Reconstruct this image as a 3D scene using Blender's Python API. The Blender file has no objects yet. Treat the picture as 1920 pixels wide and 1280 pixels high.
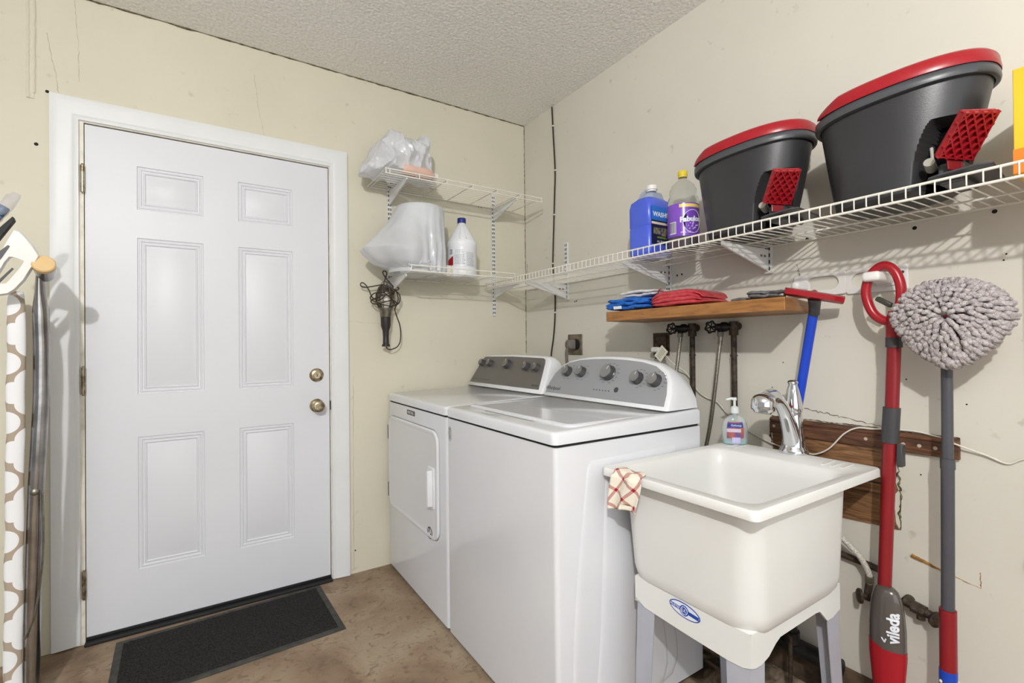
import bpy, bmesh, math, random
from mathutils import Vector, Matrix, noise
from math import sin, cos, pi, radians
random.seed(7)
sc = bpy.context.scene
COL = sc.collection

# ------------------------------------------------------------------ camera
cam_d = bpy.data.cameras.new('camera')
cam = bpy.data.objects.new('camera', cam_d)
COL.objects.link(cam)
CR = Vector((0.839423, -0.543380, -0.010341)); CU = Vector((0.004857, -0.011526, 0.999922)); CD = Vector((0.543457, 0.839408, 0.007036)); CP = Vector((-1.715102, -2.482692, 1.151939))
cam.matrix_world = Matrix(((CR.x, CU.x, -CD.x, CP.x), (CR.y, CU.y, -CD.y, CP.y), (CR.z, CU.z, -CD.z, CP.z), (0, 0, 0, 1)))
cam_d.sensor_width = 36.0
cam_d.lens = 16.7744
cam_d.clip_start = 0.02
sc.camera = cam

# ------------------------------------------------------------------ light
w = bpy.data.worlds.new('world')
sc.world = w
w.use_nodes = True
bg = w.node_tree.nodes['Background']
bg.inputs[0].default_value = (0.97, 0.985, 1.0, 1)
bg.inputs[1].default_value = 0.345
def lamp(name, kind, loc, power, col, size=0.05, rot=None, sy=None):
    d = bpy.data.lights.new(name, kind)
    d.energy = power
    d.color = col
    if kind == 'AREA':
        d.size = size
        if sy: d.shape = 'RECTANGLE'; d.size_y = sy
    else:
        d.shadow_soft_size = size
    o = bpy.data.objects.new(name, d)
    COL.objects.link(o)
    o.location = loc
    if rot: o.rotation_euler = rot
    return o
lamp('ceiling_bulb_light', 'POINT', (-2.40, -3.25, 2.33), 156, (1.0, 0.99, 0.975), 0.035)
# soft fill added behind the camera to brighten the faces turned that way
lamp('rear_fill_light', 'AREA', (-2.1, -4.7, 1.35), 30, (0.95, 0.98, 1.0), 3.4, (radians(90), 0, 0), 2.0)
sc.view_settings.view_transform = 'Standard'
sc.view_settings.look = 'None'
sc.view_settings.exposure = 0.18
sc.view_settings.gamma = 1.0
sc.view_settings.use_curve_mapping = False
sc.cycles.max_bounces = 8
sc.cycles.sample_clamp_indirect = 8

# ------------------------------------------------------------------ helpers
def lin(c):
    return tuple((v / 12.92 if v <= 0.04045 else ((v + 0.055) / 1.055) ** 2.4) for v in (x / 255 for x in c)) + (1.0,)
MATS = {}
def mat(name, rgb, rough=0.5, metal=0.0, rgb2=None, nscale=8.0, bump=0.0, bscale=60.0, spec=0.5, coat=0.0, trans=0.0, ior=1.45, alpha=1.0, detail=4.0, fac=(0.35, 0.65), sss=0.0, stretch=None, bdist=0.002):
    if name in MATS: return MATS[name]
    m = bpy.data.materials.new(name)
    m.use_nodes = True
    nt = m.node_tree; N = nt.nodes; L = nt.links
    b = N['Principled BSDF']
    b.inputs['Roughness'].default_value = rough
    b.inputs['Metallic'].default_value = metal
    b.inputs['Specular IOR Level'].default_value = spec
    b.inputs['Coat Weight'].default_value = coat
    b.inputs['Transmission Weight'].default_value = trans
    b.inputs['IOR'].default_value = ior
    b.inputs['Alpha'].default_value = alpha
    tc = N.new('ShaderNodeTexCoord')
    vec = tc.outputs['Object']
    if stretch:
        mp = N.new('ShaderNodeMapping'); mp.inputs['Scale'].default_value = stretch
        L.new(vec, mp.inputs['Vector']); vec = mp.outputs['Vector']
    b.inputs['Base Color'].default_value = lin(rgb)
    if rgb2 is None:
        rgb2 = tuple(max(0, v * 0.955) for v in rgb)
    nz = N.new('ShaderNodeTexNoise'); nz.inputs['Scale'].default_value = nscale; nz.inputs['Detail'].default_value = detail
    L.new(vec, nz.inputs['Vector'])
    mr = N.new('ShaderNodeMapRange'); mr.inputs['From Min'].default_value = fac[0]; mr.inputs['From Max'].default_value = fac[1]
    L.new(nz.outputs['Fac'], mr.inputs['Value'])
    mx = N.new('ShaderNodeMix'); mx.data_type = 'RGBA'
    mx.inputs['A'].default_value = lin(rgb); mx.inputs['B'].default_value = lin(rgb2)
    L.new(mr.outputs['Result'], mx.inputs['Factor']); L.new(mx.outputs['Result'], b.inputs['Base Color'])
    if bump:
        n2 = N.new('ShaderNodeTexNoise'); n2.inputs['Scale'].default_value = bscale; n2.inputs['Detail'].default_value = 3
        L.new(vec, n2.inputs['Vector'])
        bp = N.new('ShaderNodeBump'); bp.inputs['Strength'].default_value = bump; bp.inputs['Distance'].default_value = bdist
        L.new(n2.outputs['Fac'], bp.inputs['Height']); L.new(bp.outputs['Normal'], b.inputs['Normal'])
    MATS[name] = m
    return m

WL = {}
class MB:
    def __init__(s): s.v = []; s.f = []; s.m = []; s.uv = {}
    def add(s, vs, fs, mi=0):
        o = len(s.v); s.v += [tuple(v) for v in vs]
        for f in fs: s.f.append(tuple(i + o for i in f)); s.m.append(mi)
        return o
    def box(s, x0, x1, y0, y1, z0, z1, mi=0):
        if x0 > x1: x0, x1 = x1, x0
        if y0 > y1: y0, y1 = y1, y0
        if z0 > z1: z0, z1 = z1, z0
        s.add([(x0,y0,z0),(x1,y0,z0),(x1,y1,z0),(x0,y1,z0),(x0,y0,z1),(x1,y0,z1),(x1,y1,z1),(x0,y1,z1)],
              [(3,2,1,0),(4,5,6,7),(0,1,5,4),(1,2,6,5),(2,3,7,6),(3,0,4,7)], mi); return s
    def obox(s, c, ax, ay, az, hx, hy, hz, mi=0):
        c = Vector(c); ax = Vector(ax).normalized(); ay = Vector(ay).normalized(); az = Vector(az).normalized()
        vs = [c + ax*hx*i + ay*hy*j + az*hz*k for k in (-1,1) for (i,j) in ((-1,-1),(1,-1),(1,1),(-1,1))]
        s.add(vs, [(3,2,1,0),(4,5,6,7),(0,1,5,4),(1,2,6,5),(2,3,7,6),(3,0,4,7)], mi); return s
    def loft(s, loops, cap0=True, cap1=True, closed=True, mi=0):
        n = len(loops[0]); vs = [p for l in loops for p in l]; fs = []
        for i in range(len(loops) - 1):
            for j in range(n if closed else n - 1):
                k = (j + 1) % n
                fs.append((i*n+j, i*n+k, (i+1)*n+k, (i+1)*n+j))
        if cap0: fs.append(tuple(range(n - 1, -1, -1)))
        if cap1: fs.append(tuple(range((len(loops)-1)*n, len(loops)*n)))
        s.add(vs, fs, mi); return s
    def cyl(s, p0, p1, r0, r1=None, n=16, mi=0, cap=True):
        if r1 is None: r1 = r0
        p0 = Vector(p0); p1 = Vector(p1); d = (p1 - p0).normalized()
        a = d.orthogonal().normalized(); b = d.cross(a)
        l = [[p + (a*cos(2*pi*i/n) + b*sin(2*pi*i/n))*r for i in range(n)] for p, r in ((p0, r0), (p1, r1))]
        return s.loft(l, cap, cap, mi=mi)
    def lathe(s, org, prof, axis=(0,0,1), n=24, mi=0, sx=1.0, sy=1.0, cap=(True, True), aref=None):
        org = Vector(org); d = Vector(axis).normalized()
        a = Vector(aref) if aref else (Vector((1,0,0)) if abs(d.x) < 0.9 else Vector((0,1,0)))
        a = (a - d*a.dot(d)).normalized(); b = d.cross(a)
        l = [[org + d*z + (a*cos(2*pi*i/n)*sx + b*sin(2*pi*i/n)*sy)*r for i in range(n)] for r, z in prof]
        return s.loft(l, cap[0], cap[1], mi=mi)
    def tube(s, pts, r, n=8, closed=False, mi=0, cap=True):
        pts = [Vector(p) for p in pts]; m = len(pts); rr = r if isinstance(r, (list, tuple)) else [r]*m
        loops = []; prev = None
        for i in range(m):
            if closed: t = (pts[(i+1) % m] - pts[i-1]).normalized()
            else: t = (pts[min(i+1, m-1)] - pts[max(i-1, 0)]).normalized()
            if prev is None: a = t.orthogonal().normalized()
            else:
                a = prev - t*prev.dot(t)
                a = a.normalized() if a.length > 1e-6 else t.orthogonal().normalized()
            prev = a; b = t.cross(a)
            loops.append([pts[i] + (a*cos(2*pi*k/n) + b*sin(2*pi*k/n))*rr[i] for k in range(n)])
        if closed:
            # match twist at the seam
            base = loops[0]; last = loops[-1]
            sh = min(range(n), key=lambda q: (last[q] - base[0]).length)
            loops.append([base[(k - sh) % n] for k in range(n)])
            return s.loft(loops, False, False, mi=mi)
        return s.loft(loops, cap, cap, mi=mi)
    def prism(s, poly, ext, mi=0):
        ext = Vector(ext); a = [Vector(p) for p in poly]
        return s.loft([a, [p + ext for p in a]], mi=mi)
    def ball(s, c, rx, ry=None, rz=None, n=12, mi=0):
        ry = ry or rx; rz = rz or rx; c = Vector(c); L = []
        for i in range(1, n):
            th = pi*i/n
            L.append([c + Vector((rx*sin(th)*cos(2*pi*j/(2*n)), ry*sin(th)*sin(2*pi*j/(2*n)), -rz*cos(th))) for j in range(2*n)])
        return s.loft(L, mi=mi)
    def build(s, name, m, parent=None, smooth=40, bevel=0, bseg=2, label=None, cat=None, group=None, kind=None, loc=None, sub=0, weld=False, solid=0):
        me = bpy.data.meshes.new(name)
        if loc is None:
            if parent is not None: loc = WL[parent.name]
            else:
                xs = [v[0] for v in s.v]; ys = [v[1] for v in s.v]; zs = [v[2] for v in s.v]
                loc = Vector(((min(xs)+max(xs))/2, (min(ys)+max(ys))/2, min(zs)))
        loc = Vector(loc)
        me.from_pydata([tuple(Vector(v) - loc) for v in s.v], [], s.f)
        me.update()
        bm = bmesh.new(); bm.from_mesh(me)
        if weld: bmesh.ops.remove_doubles(bm, verts=bm.verts, dist=1e-5)
        bmesh.ops.recalc_face_normals(bm, faces=bm.faces)
        bm.to_mesh(me); bm.free()
        ms = m if isinstance(m, (list, tuple)) else [m]
        for q in ms: me.materials.append(q)
        if len(ms) > 1:
            for p, i in zip(me.polygons, s.m): p.material_index = i
        for p in me.polygons: p.use_smooth = smooth > 0
        if smooth > 0: me.set_sharp_from_angle(angle=radians(smooth))
        o = bpy.data.objects.new(name, me); COL.objects.link(o)
        if parent is not None:
            o.parent = parent; o.location = loc - WL[parent.name]
        else: o.location = loc
        WL[o.name] = loc
        if bevel:
            b = o.modifiers.new('bevel', 'BEVEL'); b.width = bevel; b.segments = bseg; b.limit_method = 'ANGLE'; b.angle_limit = radians(40)
        if sub:
            b = o.modifiers.new('sub', 'SUBSURF'); b.levels = sub; b.render_levels = sub
        if solid:
            b = o.modifiers.new('solid', 'SOLIDIFY'); b.thickness = solid; b.offset = 0
        if label: o['label'] = label
        if cat: o['category'] = cat
        if group: o['group'] = group
        if kind: o['kind'] = kind
        return o
def thing(name, label, cat, loc, group=None):
    o = bpy.data.objects.new(name, None); COL.objects.link(o); o.location = loc; o.empty_display_size = 0.05
    o['label'] = label; o['category'] = cat
    if group: o['group'] = group
    WL[o.name] = Vector(loc)
    return o
def copy_tree(o, parent=None):
    c = o.copy(); COL.objects.link(c)
    if parent is not None: c.parent = parent
    for ch in [q for q in bpy.data.objects if q.parent == o]: copy_tree(ch, c)
    return c
def rrect(x0, x1, y0, y1, r, z, seg=5):
    if x0 > x1: x0, x1 = x1, x0
    if y0 > y1: y0, y1 = y1, y0
    r = max(1e-4, min(r, (x1-x0)/2 - 1e-5, (y1-y0)/2 - 1e-5)); out = []
    for cx, cy, a0 in ((x1-r, y1-r, 0), (x0+r, y1-r, 90), (x0+r, y0+r, 180), (x1-r, y0+r, 270)):
        for i in range(seg + 1):
            a = radians(a0 + 90*i/seg); out.append(Vector((cx + r*cos(a), cy + r*sin(a), z)))
    return out
def text(body, size, org, right, up, m, name, parent, depth=0.0006, bold=0.0, fn=None, align='CENTER', sx=1.0):
    """flat raised lettering; fn maps (u, v, w) to a world point for curved surfaces"""
    c = bpy.data.curves.new('t', 'FONT'); c.body = body; c.size = size; c.extrude = depth; c.offset = bold
    c.align_x = align; c.align_y = 'CENTER'; c.resolution_u = 3
    o = bpy.data.objects.new('t', c); COL.objects.link(o)
    bpy.context.view_layer.update()
    me = bpy.data.meshes.new_from_object(o.evaluated_get(bpy.context.evaluated_depsgraph_get()))
    bpy.data.objects.remove(o); bpy.data.curves.remove(c)
    right = Vector(right).normalized() if right else None; up = Vector(up).normalized() if up else None
    mb = MB()
    vs = []
    for v in me.vertices:
        if fn: vs.append(fn(v.co.x*sx, v.co.y, v.co.z + depth))
        else: vs.append(Vector(org) + right*v.co.x*sx + up*v.co.y + right.cross(up)*(v.co.z + depth))
    mb.add(vs, [tuple(p.vertices) for p in me.polygons])
    bpy.data.meshes.remove(me)
    return mb.build(name, m, parent, smooth=0)
def spline(pts, k=6, closed=False):
    P = [Vector(p) for p in pts]; n = len(P); out = []
    rng = range(n) if closed else range(n - 1)
    for i in rng:
        p0 = P[(i-1) % n] if closed or i > 0 else P[0]; p1 = P[i]; p2 = P[(i+1) % n]
        p3 = P[(i+2) % n] if closed or i+2 < n else P[-1]
        for j in range(k):
            t = j / k
            out.append(0.5*((2*p1) + (-p0+p2)*t + (2*p0-5*p1+4*p2-p3)*t*t + (-p0+3*p1-3*p2+p3)*t**3))
    if not closed: out.append(P[-1])
    return out

# ------------------------------------------------------------------ materials of the room
def wall_mat(name, base, dirty, seed):
    m = bpy.data.materials.new(name); m.use_nodes = True
    N = m.node_tree.nodes; L = m.node_tree.links; b = N['Principled BSDF']
    b.inputs['Roughness'].default_value = 0.55; b.inputs['Specular IOR Level'].default_value = 0.35
    tc = N.new('ShaderNodeTexCoord')
    mp = N.new('ShaderNodeMapping'); mp.inputs['Location'].default_value = (seed, seed*2, 0)
    L.new(tc.outputs['Object'], mp.inputs['Vector'])
    def noise_(sc_, det, lo, hi):
        n = N.new('ShaderNodeTexNoise'); n.inputs['Scale'].default_value = sc_; n.inputs['Detail'].default_value = det
        L.new(mp.outputs['Vector'], n.inputs['Vector'])
        r = N.new('ShaderNodeMapRange'); r.inputs['From Min'].default_value = lo; r.inputs['From Max'].default_value = hi
        L.new(n.outputs['Fac'], r.inputs['Value']); return n, r
    n1, r1 = noise_(1.6, 4, 0.35, 0.7)
    mx = N.new('ShaderNodeMix'); mx.data_type = 'RGBA'; mx.inputs['A'].default_value = lin(base); mx.inputs['B'].default_value = lin(tuple(v*0.965 for v in base))
    L.new(r1.outputs['Result'], mx.inputs['Factor'])
    n2, r2 = noise_(22, 6, 0.68, 0.78)
    m2 = N.new('ShaderNodeMix'); m2.data_type = 'RGBA'; m2.inputs['B'].default_value = lin(dirty)
    ml = N.new('ShaderNodeMath'); ml.operation = 'MULTIPLY'; ml.inputs[1].default_value = 0.35
    L.new(r2.outputs['Result'], ml.inputs[0]); L.new(ml.outputs[0], m2.inputs['Factor']); L.new(mx.outputs['Result'], m2.inputs['A'])
    L.new(m2.outputs['Result'], b.inputs['Base Color'])
    n3 = N.new('ShaderNodeTexNoise'); n3.inputs['Scale'].default_value = 35; n3.inputs['Detail'].default_value = 5
    L.new(mp.outputs['Vector'], n3.inputs['Vector'])
    bp = N.new('ShaderNodeBump'); bp.inputs['Strength'].default_value = 0.25; bp.inputs['Distance'].default_value = 0.003
    L.new(n3.outputs['Fac'], bp.inputs['Height']); L.new(bp.outputs['Normal'], b.inputs['Normal'])
    return m
M_wallA = wall_mat('cream_wall_paint', (213, 208, 189), (160, 150, 122), 0.0)
M_wallB = wall_mat('cream_wall_paint_scuffed', (217, 213, 201), (140, 130, 105), 3.3)
def ceiling_mat():
    m = bpy.data.materials.new('popcorn_ceiling'); m.use_nodes = True
    N = m.node_tree.nodes; L = m.node_tree.links; b = N['Principled BSDF']; b.inputs['Roughness'].default_value = 0.85
    tc = N.new('ShaderNodeTexCoord')
    v = N.new('ShaderNodeTexVoronoi'); v.inputs['Scale'].default_value = 75; v.feature = 'SMOOTH_F1'
    n = N.new('ShaderNodeTexNoise'); n.inputs['Scale'].default_value = 95; n.inputs['Detail'].default_value = 4
    L.new(tc.outputs['Object'], v.inputs['Vector']); L.new(tc.outputs['Object'], n.inputs['Vector'])
    a = N.new('ShaderNodeMath'); a.operation = 'SUBTRACT'; L.new(n.outputs['Fac'], a.inputs[0]); L.new(v.outputs['Distance'], a.inputs[1])
    bp = N.new('ShaderNodeBump'); bp.inputs['Strength'].default_value = 0.6; bp.inputs['Distance'].default_value = 0.007
    L.new(a.outputs[0], bp.inputs['Height']); L.new(bp.outputs['Normal'], b.inputs['Normal'])
    r = N.new('ShaderNodeMapRange'); r.inputs['From Min'].default_value = 0.3; r.inputs['From Max'].default_value = 0.62
    L.new(n.outputs['Fac'], r.inputs['Value'])
    mx = N.new('ShaderNodeMix'); mx.data_type = 'RGBA'; mx.inputs['A'].default_value = lin((228, 226, 221)); mx.inputs['B'].default_value = lin((250, 250, 247))
    L.new(r.outputs['Result'], mx.inputs['Factor']); L.new(mx.outputs['Result'], b.inputs['Base Color'])
    return m
def floor_mat():
    m = bpy.data.materials.new('stained_concrete'); m.use_nodes = True
    N = m.node_tree.nodes; L = m.node_tree.links; b = N['Principled BSDF']; b.inputs['Roughness'].default_value = 0.7
    tc = N.new('ShaderNodeTexCoord')
    cr = None
    def nz(s, d, dist=0.0):
        n = N.new('ShaderNodeTexNoise'); n.inputs['Scale'].default_value = s; n.inputs['Detail'].default_value = d; n.inputs['Distortion'].default_value = dist
        L.new(tc.outputs['Object'], n.inputs['Vector']); return n
    n1 = nz(3.6, 12, 0.9); n2 = nz(30, 8, 1.2)
    ramp = N.new('ShaderNodeValToRGB'); L.new(n1.outputs['Fac'], ramp.inputs['Fac'])
    e = ramp.color_ramp.elements
    e[0].position = 0.30; e[0].color = lin((112, 92, 72)); e[1].position = 0.72; e[1].color = lin((160, 146, 124))
    x = e.new(0.50); x.color = lin((138, 118, 96))
    r = N.new('ShaderNodeMapRange'); r.inputs['From Min'].default_value = 0.54; r.inputs['From Max'].default_value = 0.72; L.new(n2.outputs['Fac'], r.inputs['Value'])
    mm = N.new('ShaderNodeMath'); mm.operation = 'MULTIPLY'; mm.inputs[1].default_value = 0.8; L.new(r.outputs['Result'], mm.inputs[0])
    mx = N.new('ShaderNodeMix'); mx.data_type = 'RGBA'; mx.inputs['B'].default_value = lin((100, 80, 60))
    L.new(mm.outputs[0], mx.inputs['Factor']); L.new(ramp.outputs['Color'], mx.inputs['A'])
    # rust and dirt on the slab behind the tub (a stain with its own place)
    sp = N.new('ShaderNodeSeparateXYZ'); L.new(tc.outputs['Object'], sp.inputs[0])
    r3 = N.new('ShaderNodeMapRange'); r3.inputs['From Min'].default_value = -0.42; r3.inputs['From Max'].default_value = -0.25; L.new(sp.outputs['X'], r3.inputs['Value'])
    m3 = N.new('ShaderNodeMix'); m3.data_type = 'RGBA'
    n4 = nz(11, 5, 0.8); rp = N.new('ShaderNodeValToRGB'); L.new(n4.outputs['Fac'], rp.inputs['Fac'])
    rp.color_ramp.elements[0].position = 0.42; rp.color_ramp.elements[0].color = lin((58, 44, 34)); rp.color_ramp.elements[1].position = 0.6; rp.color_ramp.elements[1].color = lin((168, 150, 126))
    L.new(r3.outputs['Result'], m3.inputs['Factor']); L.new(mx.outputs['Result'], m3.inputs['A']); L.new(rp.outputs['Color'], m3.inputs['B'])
    L.new(m3.outputs['Result'], b.inputs['Base Color'])
    bp = N.new('ShaderNodeBump'); bp.inputs['Strength'].default_value = 0.35; bp.inputs['Distance'].default_value = 0.006
    L.new(n2.outputs['Fac'], bp.inputs['Height']); L.new(bp.outputs['Normal'], b.inputs['Normal'])
    return m
M_ceil = ceiling_mat(); M_floor = floor_mat()
M_white = mat('white_satin_paint', (217, 219, 224), 0.42, rgb2=(214, 216, 221), nscale=3)
M_trim = mat('white_trim_paint', (224, 226, 226), 0.4, rgb2=(220, 222, 222), nscale=5)
M_jamb = mat('cream_jamb_paint', (226, 222, 208), 0.5, rgb2=(196, 188, 168), nscale=18, fac=(.5, .8))
M_enamel = mat('white_appliance_enamel', (217, 219, 223), 0.16, rgb2=(214, 216, 221), nscale=3, coat=0.3)
M_enamel2 = mat('white_console_plastic', (226, 228, 231), 0.22)
M_black = mat('black_rubber', (22, 22, 23), 0.6)
M_dark = mat('dark_gap', (30, 29, 28), 0.8)
M_dkgrey = mat('dark_grey_plastic', (62, 62, 64), 0.42)
M_steel = mat('galvanised_steel', (150, 146, 136), 0.32, 0.9, rgb2=(110, 105, 95), nscale=30)
M_chrome = mat('chrome', (226, 228, 232), 0.07, 1.0)
M_nickel = mat('antique_brass', (206, 194, 168), 0.36, 1.0, rgb2=(120, 105, 78), nscale=40)
M_shelf = mat('white_vinyl_wire', (232, 229, 220), 0.35)
M_shelfm = mat('white_painted_steel', (226, 226, 224), 0.35)
M_red = mat('red_plastic', (160, 26, 36), 0.28, rgb2=(152, 24, 34))
M_redpole = mat('red_painted_pole', (132, 26, 32), 0.32)
M_tub = mat('cream_tub_plastic', (224, 225, 223), 0.33, rgb2=(221, 221, 218), nscale=4, bump=0.05, bscale=200)

# ------------------------------------------------------------------ setting
H = 2.5356
ST = dict(kind='structure')
b = MB()
b.box(-4.6, -2.125, 0, 0.12, 0, H + .1); b.box(-1.168, 0.0, 0, 0.12, 0, H + .1); b.box(-2.125, -1.168, 0, 0.12, 2.062, H + .1)
wall_back = b.build('wall_back', M_wallA, smooth=0, weld=True, **ST)
b = MB(); b.box(0.0, 0.12, -4.6, 0.12, 0, H + .1); wall_right = b.build('wall_right', M_wallB, smooth=0, loc=(0, 0, 0), **ST)
b = MB(); b.box(-4.6, 0, -4.6, 0, H, H + .1); b.build('ceiling', M_ceil, smooth=0, loc=(0, 0, H), **ST)
b = MB(); b.box(-4.6, 0.12, -4.6, 0.2, -0.1, 0); b.build('floor', M_floor, smooth=0, loc=(0, 0, 0), **ST)
# dark ragged caulk line under the ceiling and hairline cracks in the paint
M_crack = mat('dry_crack', (120, 108, 84), 0.9, rgb2=(70, 60, 45), nscale=60, fac=(.4, .6))
M_crackl = mat('faint_crack', (182, 172, 144), 0.9)
b = MB()
def ragged(pts, r, amp, seedv, n=60):
    ay = amp if pts[0][0] == 0 else 0
    ax_ = 0 if pts[0][0] == 0 else amp
    random.seed(seedv); P = []
    for i in range(n + 1):
        t = i/n; k = t*(len(pts)-1); j = min(int(k), len(pts)-2); q = Vector(pts[j]).lerp(Vector(pts[j+1]), k-j)
        P.append(q + Vector((random.uniform(-ax_, ax_), random.uniform(-ay, ay), random.uniform(-amp, amp))))
    return P, [r*random.uniform(.3, 1.2) for _ in P]
P_, R_ = ragged([(-2.6, -.001, H - .001), (-.0, -.001, H - .001)], .0042, .0015, 3, 120)
b.tube(P_, R_, 5)
P_, R_ = ragged([(-.001, -.001, H), (-.001, -.001, 1.1)], .0022, .001, 4, 120)
b.tube(P_, R_, 5)
b.build('ceiling_crack', M_crack, wall_back, **ST)
b = MB()
for pts, r, a, sd in (([(-2.21, 0, 2.36), (-2.185, 0, 2.2), (-2.178, 0, 2.14)], .0013, .002, 11), ([(-2.13, 0, 2.52), (-2.12, 0, 2.35), (-2.118, 0, 2.2)], .001, .002, 12),
                      ([(-1.51, 0, 2.41), (-1.50, 0, 2.3), (-1.47, 0, 2.12)], .0012, .003, 13), ([(-1.09, 0, 1.28), (-.94, 0, 1.272)], .001, .002, 14), ([(-1.075, 0, 1.0), (-1.078, 0, .02)], .0015, .002, 15)):
    P_, R_ = ragged(pts, r, a, sd, 26); b.tube(P_, R_, 4)
b.build('hairline_crack', M_crackl, wall_back, **ST)
b = MB()
for pts, r, a, sd in (([(0, -1.66, .925), (0, -1.73, .915), (0, -1.80, .905), (0, -1.88, .895)], .0015, .004, 21), ([(0, -1.17, .86), (0, -1.19, .80)], .002, .006, 22), ([(0, -1.64, 1.42), (0, -1.655, 1.36)], .001, .003, 24),
                      ([(0, -1.10, 1.42), (0, -1.105, 1.33)], .001, .002, 25), ([(0, -.02, 1.66), (0, -.012, 1.60), (0, -.02, 1.54)], .002, .002, 23)):
    P_, R_ = ragged(pts, r, a, sd, 26); b.tube(P_, R_, 4)
b.build('hairline_crack', M_crack, wall_right, **ST)
# rust streak on the right wall
M_rust = mat('rust_streak', (170, 128, 62), 0.9, rgb2=(112, 78, 40), nscale=40)
b = MB(); P_, _ = ragged([(0, -1.945, .533), (-.0005, -1.985, .522), (-.0005, -2.02, .512)], .006, .0008, 31, 20)
b.tube(P_, [.0062 - .0045*i/20 for i in range(21)], 5)
P_, R_ = ragged([(0, -2.02, .512), (0, -2.092, .498), (0, -2.091, .54)], .0012, .001, 32, 26); b.tube(P_, R_, 4)
b.build('rust_streak', M_rust, wall_right, **ST)
# old screw holes
b = MB()
for y, z in ((-.477, 1.499), (-.493, 1.501), (-.474, 1.385), (-.488, 1.388), (-1.148, 1.443), (-1.172, 1.445), (-1.675, 1.499), (-1.965, 1.475), (-2.13, 1.483)):
    b.cyl((-.0006, y, z), (0.002, y, z), .0042 if z < 1.48 and y > -1.3 else .0055, n=10)
for y, z in ((-1.94, 1.04), (-2.07, .98), (-1.59, 1.08), (-1.97, .77), (-2.15, 1.37), (-2.145, 1.355), (-1.55, .99), (-1.91, .61)):
    b.cyl((-.0005, y, z), (0.002, y, z), .0022, n=8)
b.build('screw_hole', M_dark, wall_right, **ST)
b = MB()
for x, z, r in ((-2.241, 1.929, .0065), (-2.21, 2.137, .006), (-.335, 1.975, .003), (-.318, 1.974, .003), (-1.07, .115, .004)):
    b.cyl((x, -.0006, z), (x, .002, z), r, n=10)
b.build('screw_hole', M_dark, wall_back, **ST)
# painted-over cable cover on the door wall, top left
b = MB()
P_, R_ = ragged([(-2.262, -.001, 2.54), (-2.262, -.001, 2.28), (-2.262, -.001, 2.10)], .011, .0012, 41, 30)
b.tube(P_, .006, 6); P_, R_ = ragged([(-2.245, -.001, 2.54), (-2.246, -.001, 2.28), (-2.246, -.001, 2.12)], .011, .0012, 42, 30); b.tube(P_, .005, 6)
b.box(-2.262, -2.246, -.003, 0.0, 2.10, H - .001)
b.build('trim_2', M_wallA, **ST)
# floor-level concrete kerb along the right wall, dirty
b = MB(); b.box(-.012, 0, -4.0, -1.1, 0, .118); b.build('baseboard_right', mat('dirty_kerb', (96, 78, 60), .85, rgb2=(50, 40, 32), nscale=14), smooth=0, bevel=.003, **ST)

# door casing: one profile swept round the opening with mitred corners
prof = [(0, .004), (.003, .010), (.010, .011), (.016, .009), (.022, .013), (.034, .0145), (.060, .017), (.080, .018), (.0845, .0165), (.0845, 0), (0, 0)]
b = MB(); xl, xr, zt = -2.1175, -1.1835, 2.047
loops = []
for (cx, cz, dx, dz) in ((xl, 0.006, -1, 0), (xl, zt, -1, 1), (xr, zt, 1, 1), (xr, 0.004, 1, 0)):
    loops.append([Vector((cx + dx*t, -h, cz + dz*t)) for t, h in prof])
b.loft(loops); b.build('trim_1', M_trim, smooth=30, **ST)
# jamb
b = MB(); b.box(-2.125, -2.106, -.0015, .11, 0, 2.062); b.box(-1.186, -1.168, -.0015, .11, 0, 2.062); b.box(-2.106, -1.186, -.0015, .11, 2.044, 2.062)
b.build('trim_3', M_jamb, smooth=0, **ST)
b = MB(); b.box(-2.106, -1.186, .046, .11, .001, .018); b.box(-2.106, -1.186, -.03, .046, .001, .012); b.box(-2.104, -1.188, .0, .02, .012, .024)
b.build('trim_4', M_black, smooth=0, bevel=.002, **ST)

# ------------------------------------------------------------------ six panel door
DX0, DX1, DZ0, DZ1, DY = -2.1035, -1.1895, .024, 2.0395, .004
cols = [(-1.9415, -1.7115), (-1.5785, -1.3525)]
rows = [(.246, .789), (.965, 1.609), (1.726, 1.905)]
b = MB()
xs = [DX0, cols[0][0], cols[0][1], cols[1][0], cols[1][1], DX1]; zs = [DZ0] + [z for r in rows for z in r] + [DZ1]
for i in range(5):
    for j in range(7):
        if i % 2 == 1 and j % 2 == 1: continue
        b.add([(xs[i], DY, zs[j]), (xs[i+1], DY, zs[j]), (xs[i+1], DY, zs[j+1]), (xs[i], DY, zs[j+1])], [(0, 1, 2, 3)])
pp = [(0, 0), (.0025, .0045), (.006, .0052), (.009, .0022), (.0125, .0022), (.016, .0062), (.020, .0068), (.0235, .0035), (.026, .0030), (.030, .0075), (.052, .0022), (.0545, .0012)]
for x0, x1 in cols:
    for z0, z1 in rows:
        L_ = [[Vector(q) for q in ((x0+t, DY+d, z0+t), (x1-t, DY+d, z0+t), (x1-t, DY+d, z1-t), (x0+t, DY+d, z1-t))] for t, d in pp]
        b.loft(L_, cap0=False, cap1=True)
b.add([(DX0, DY, DZ0), (DX1, DY, DZ0), (DX1, DY, DZ1), (DX0, DY, DZ1), (DX0, .045, DZ0), (DX1, .045, DZ0), (DX1, .045, DZ1), (DX0, .045, DZ1)],
      [(4, 7, 6, 5), (0, 4, 5, 1), (1, 5, 6, 2), (2, 6, 7, 3), (3, 7, 4, 0)])
door = b.build('door_1', M_white, smooth=22, weld=True, loc=(-1.6465, .02, .024), **ST)
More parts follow.
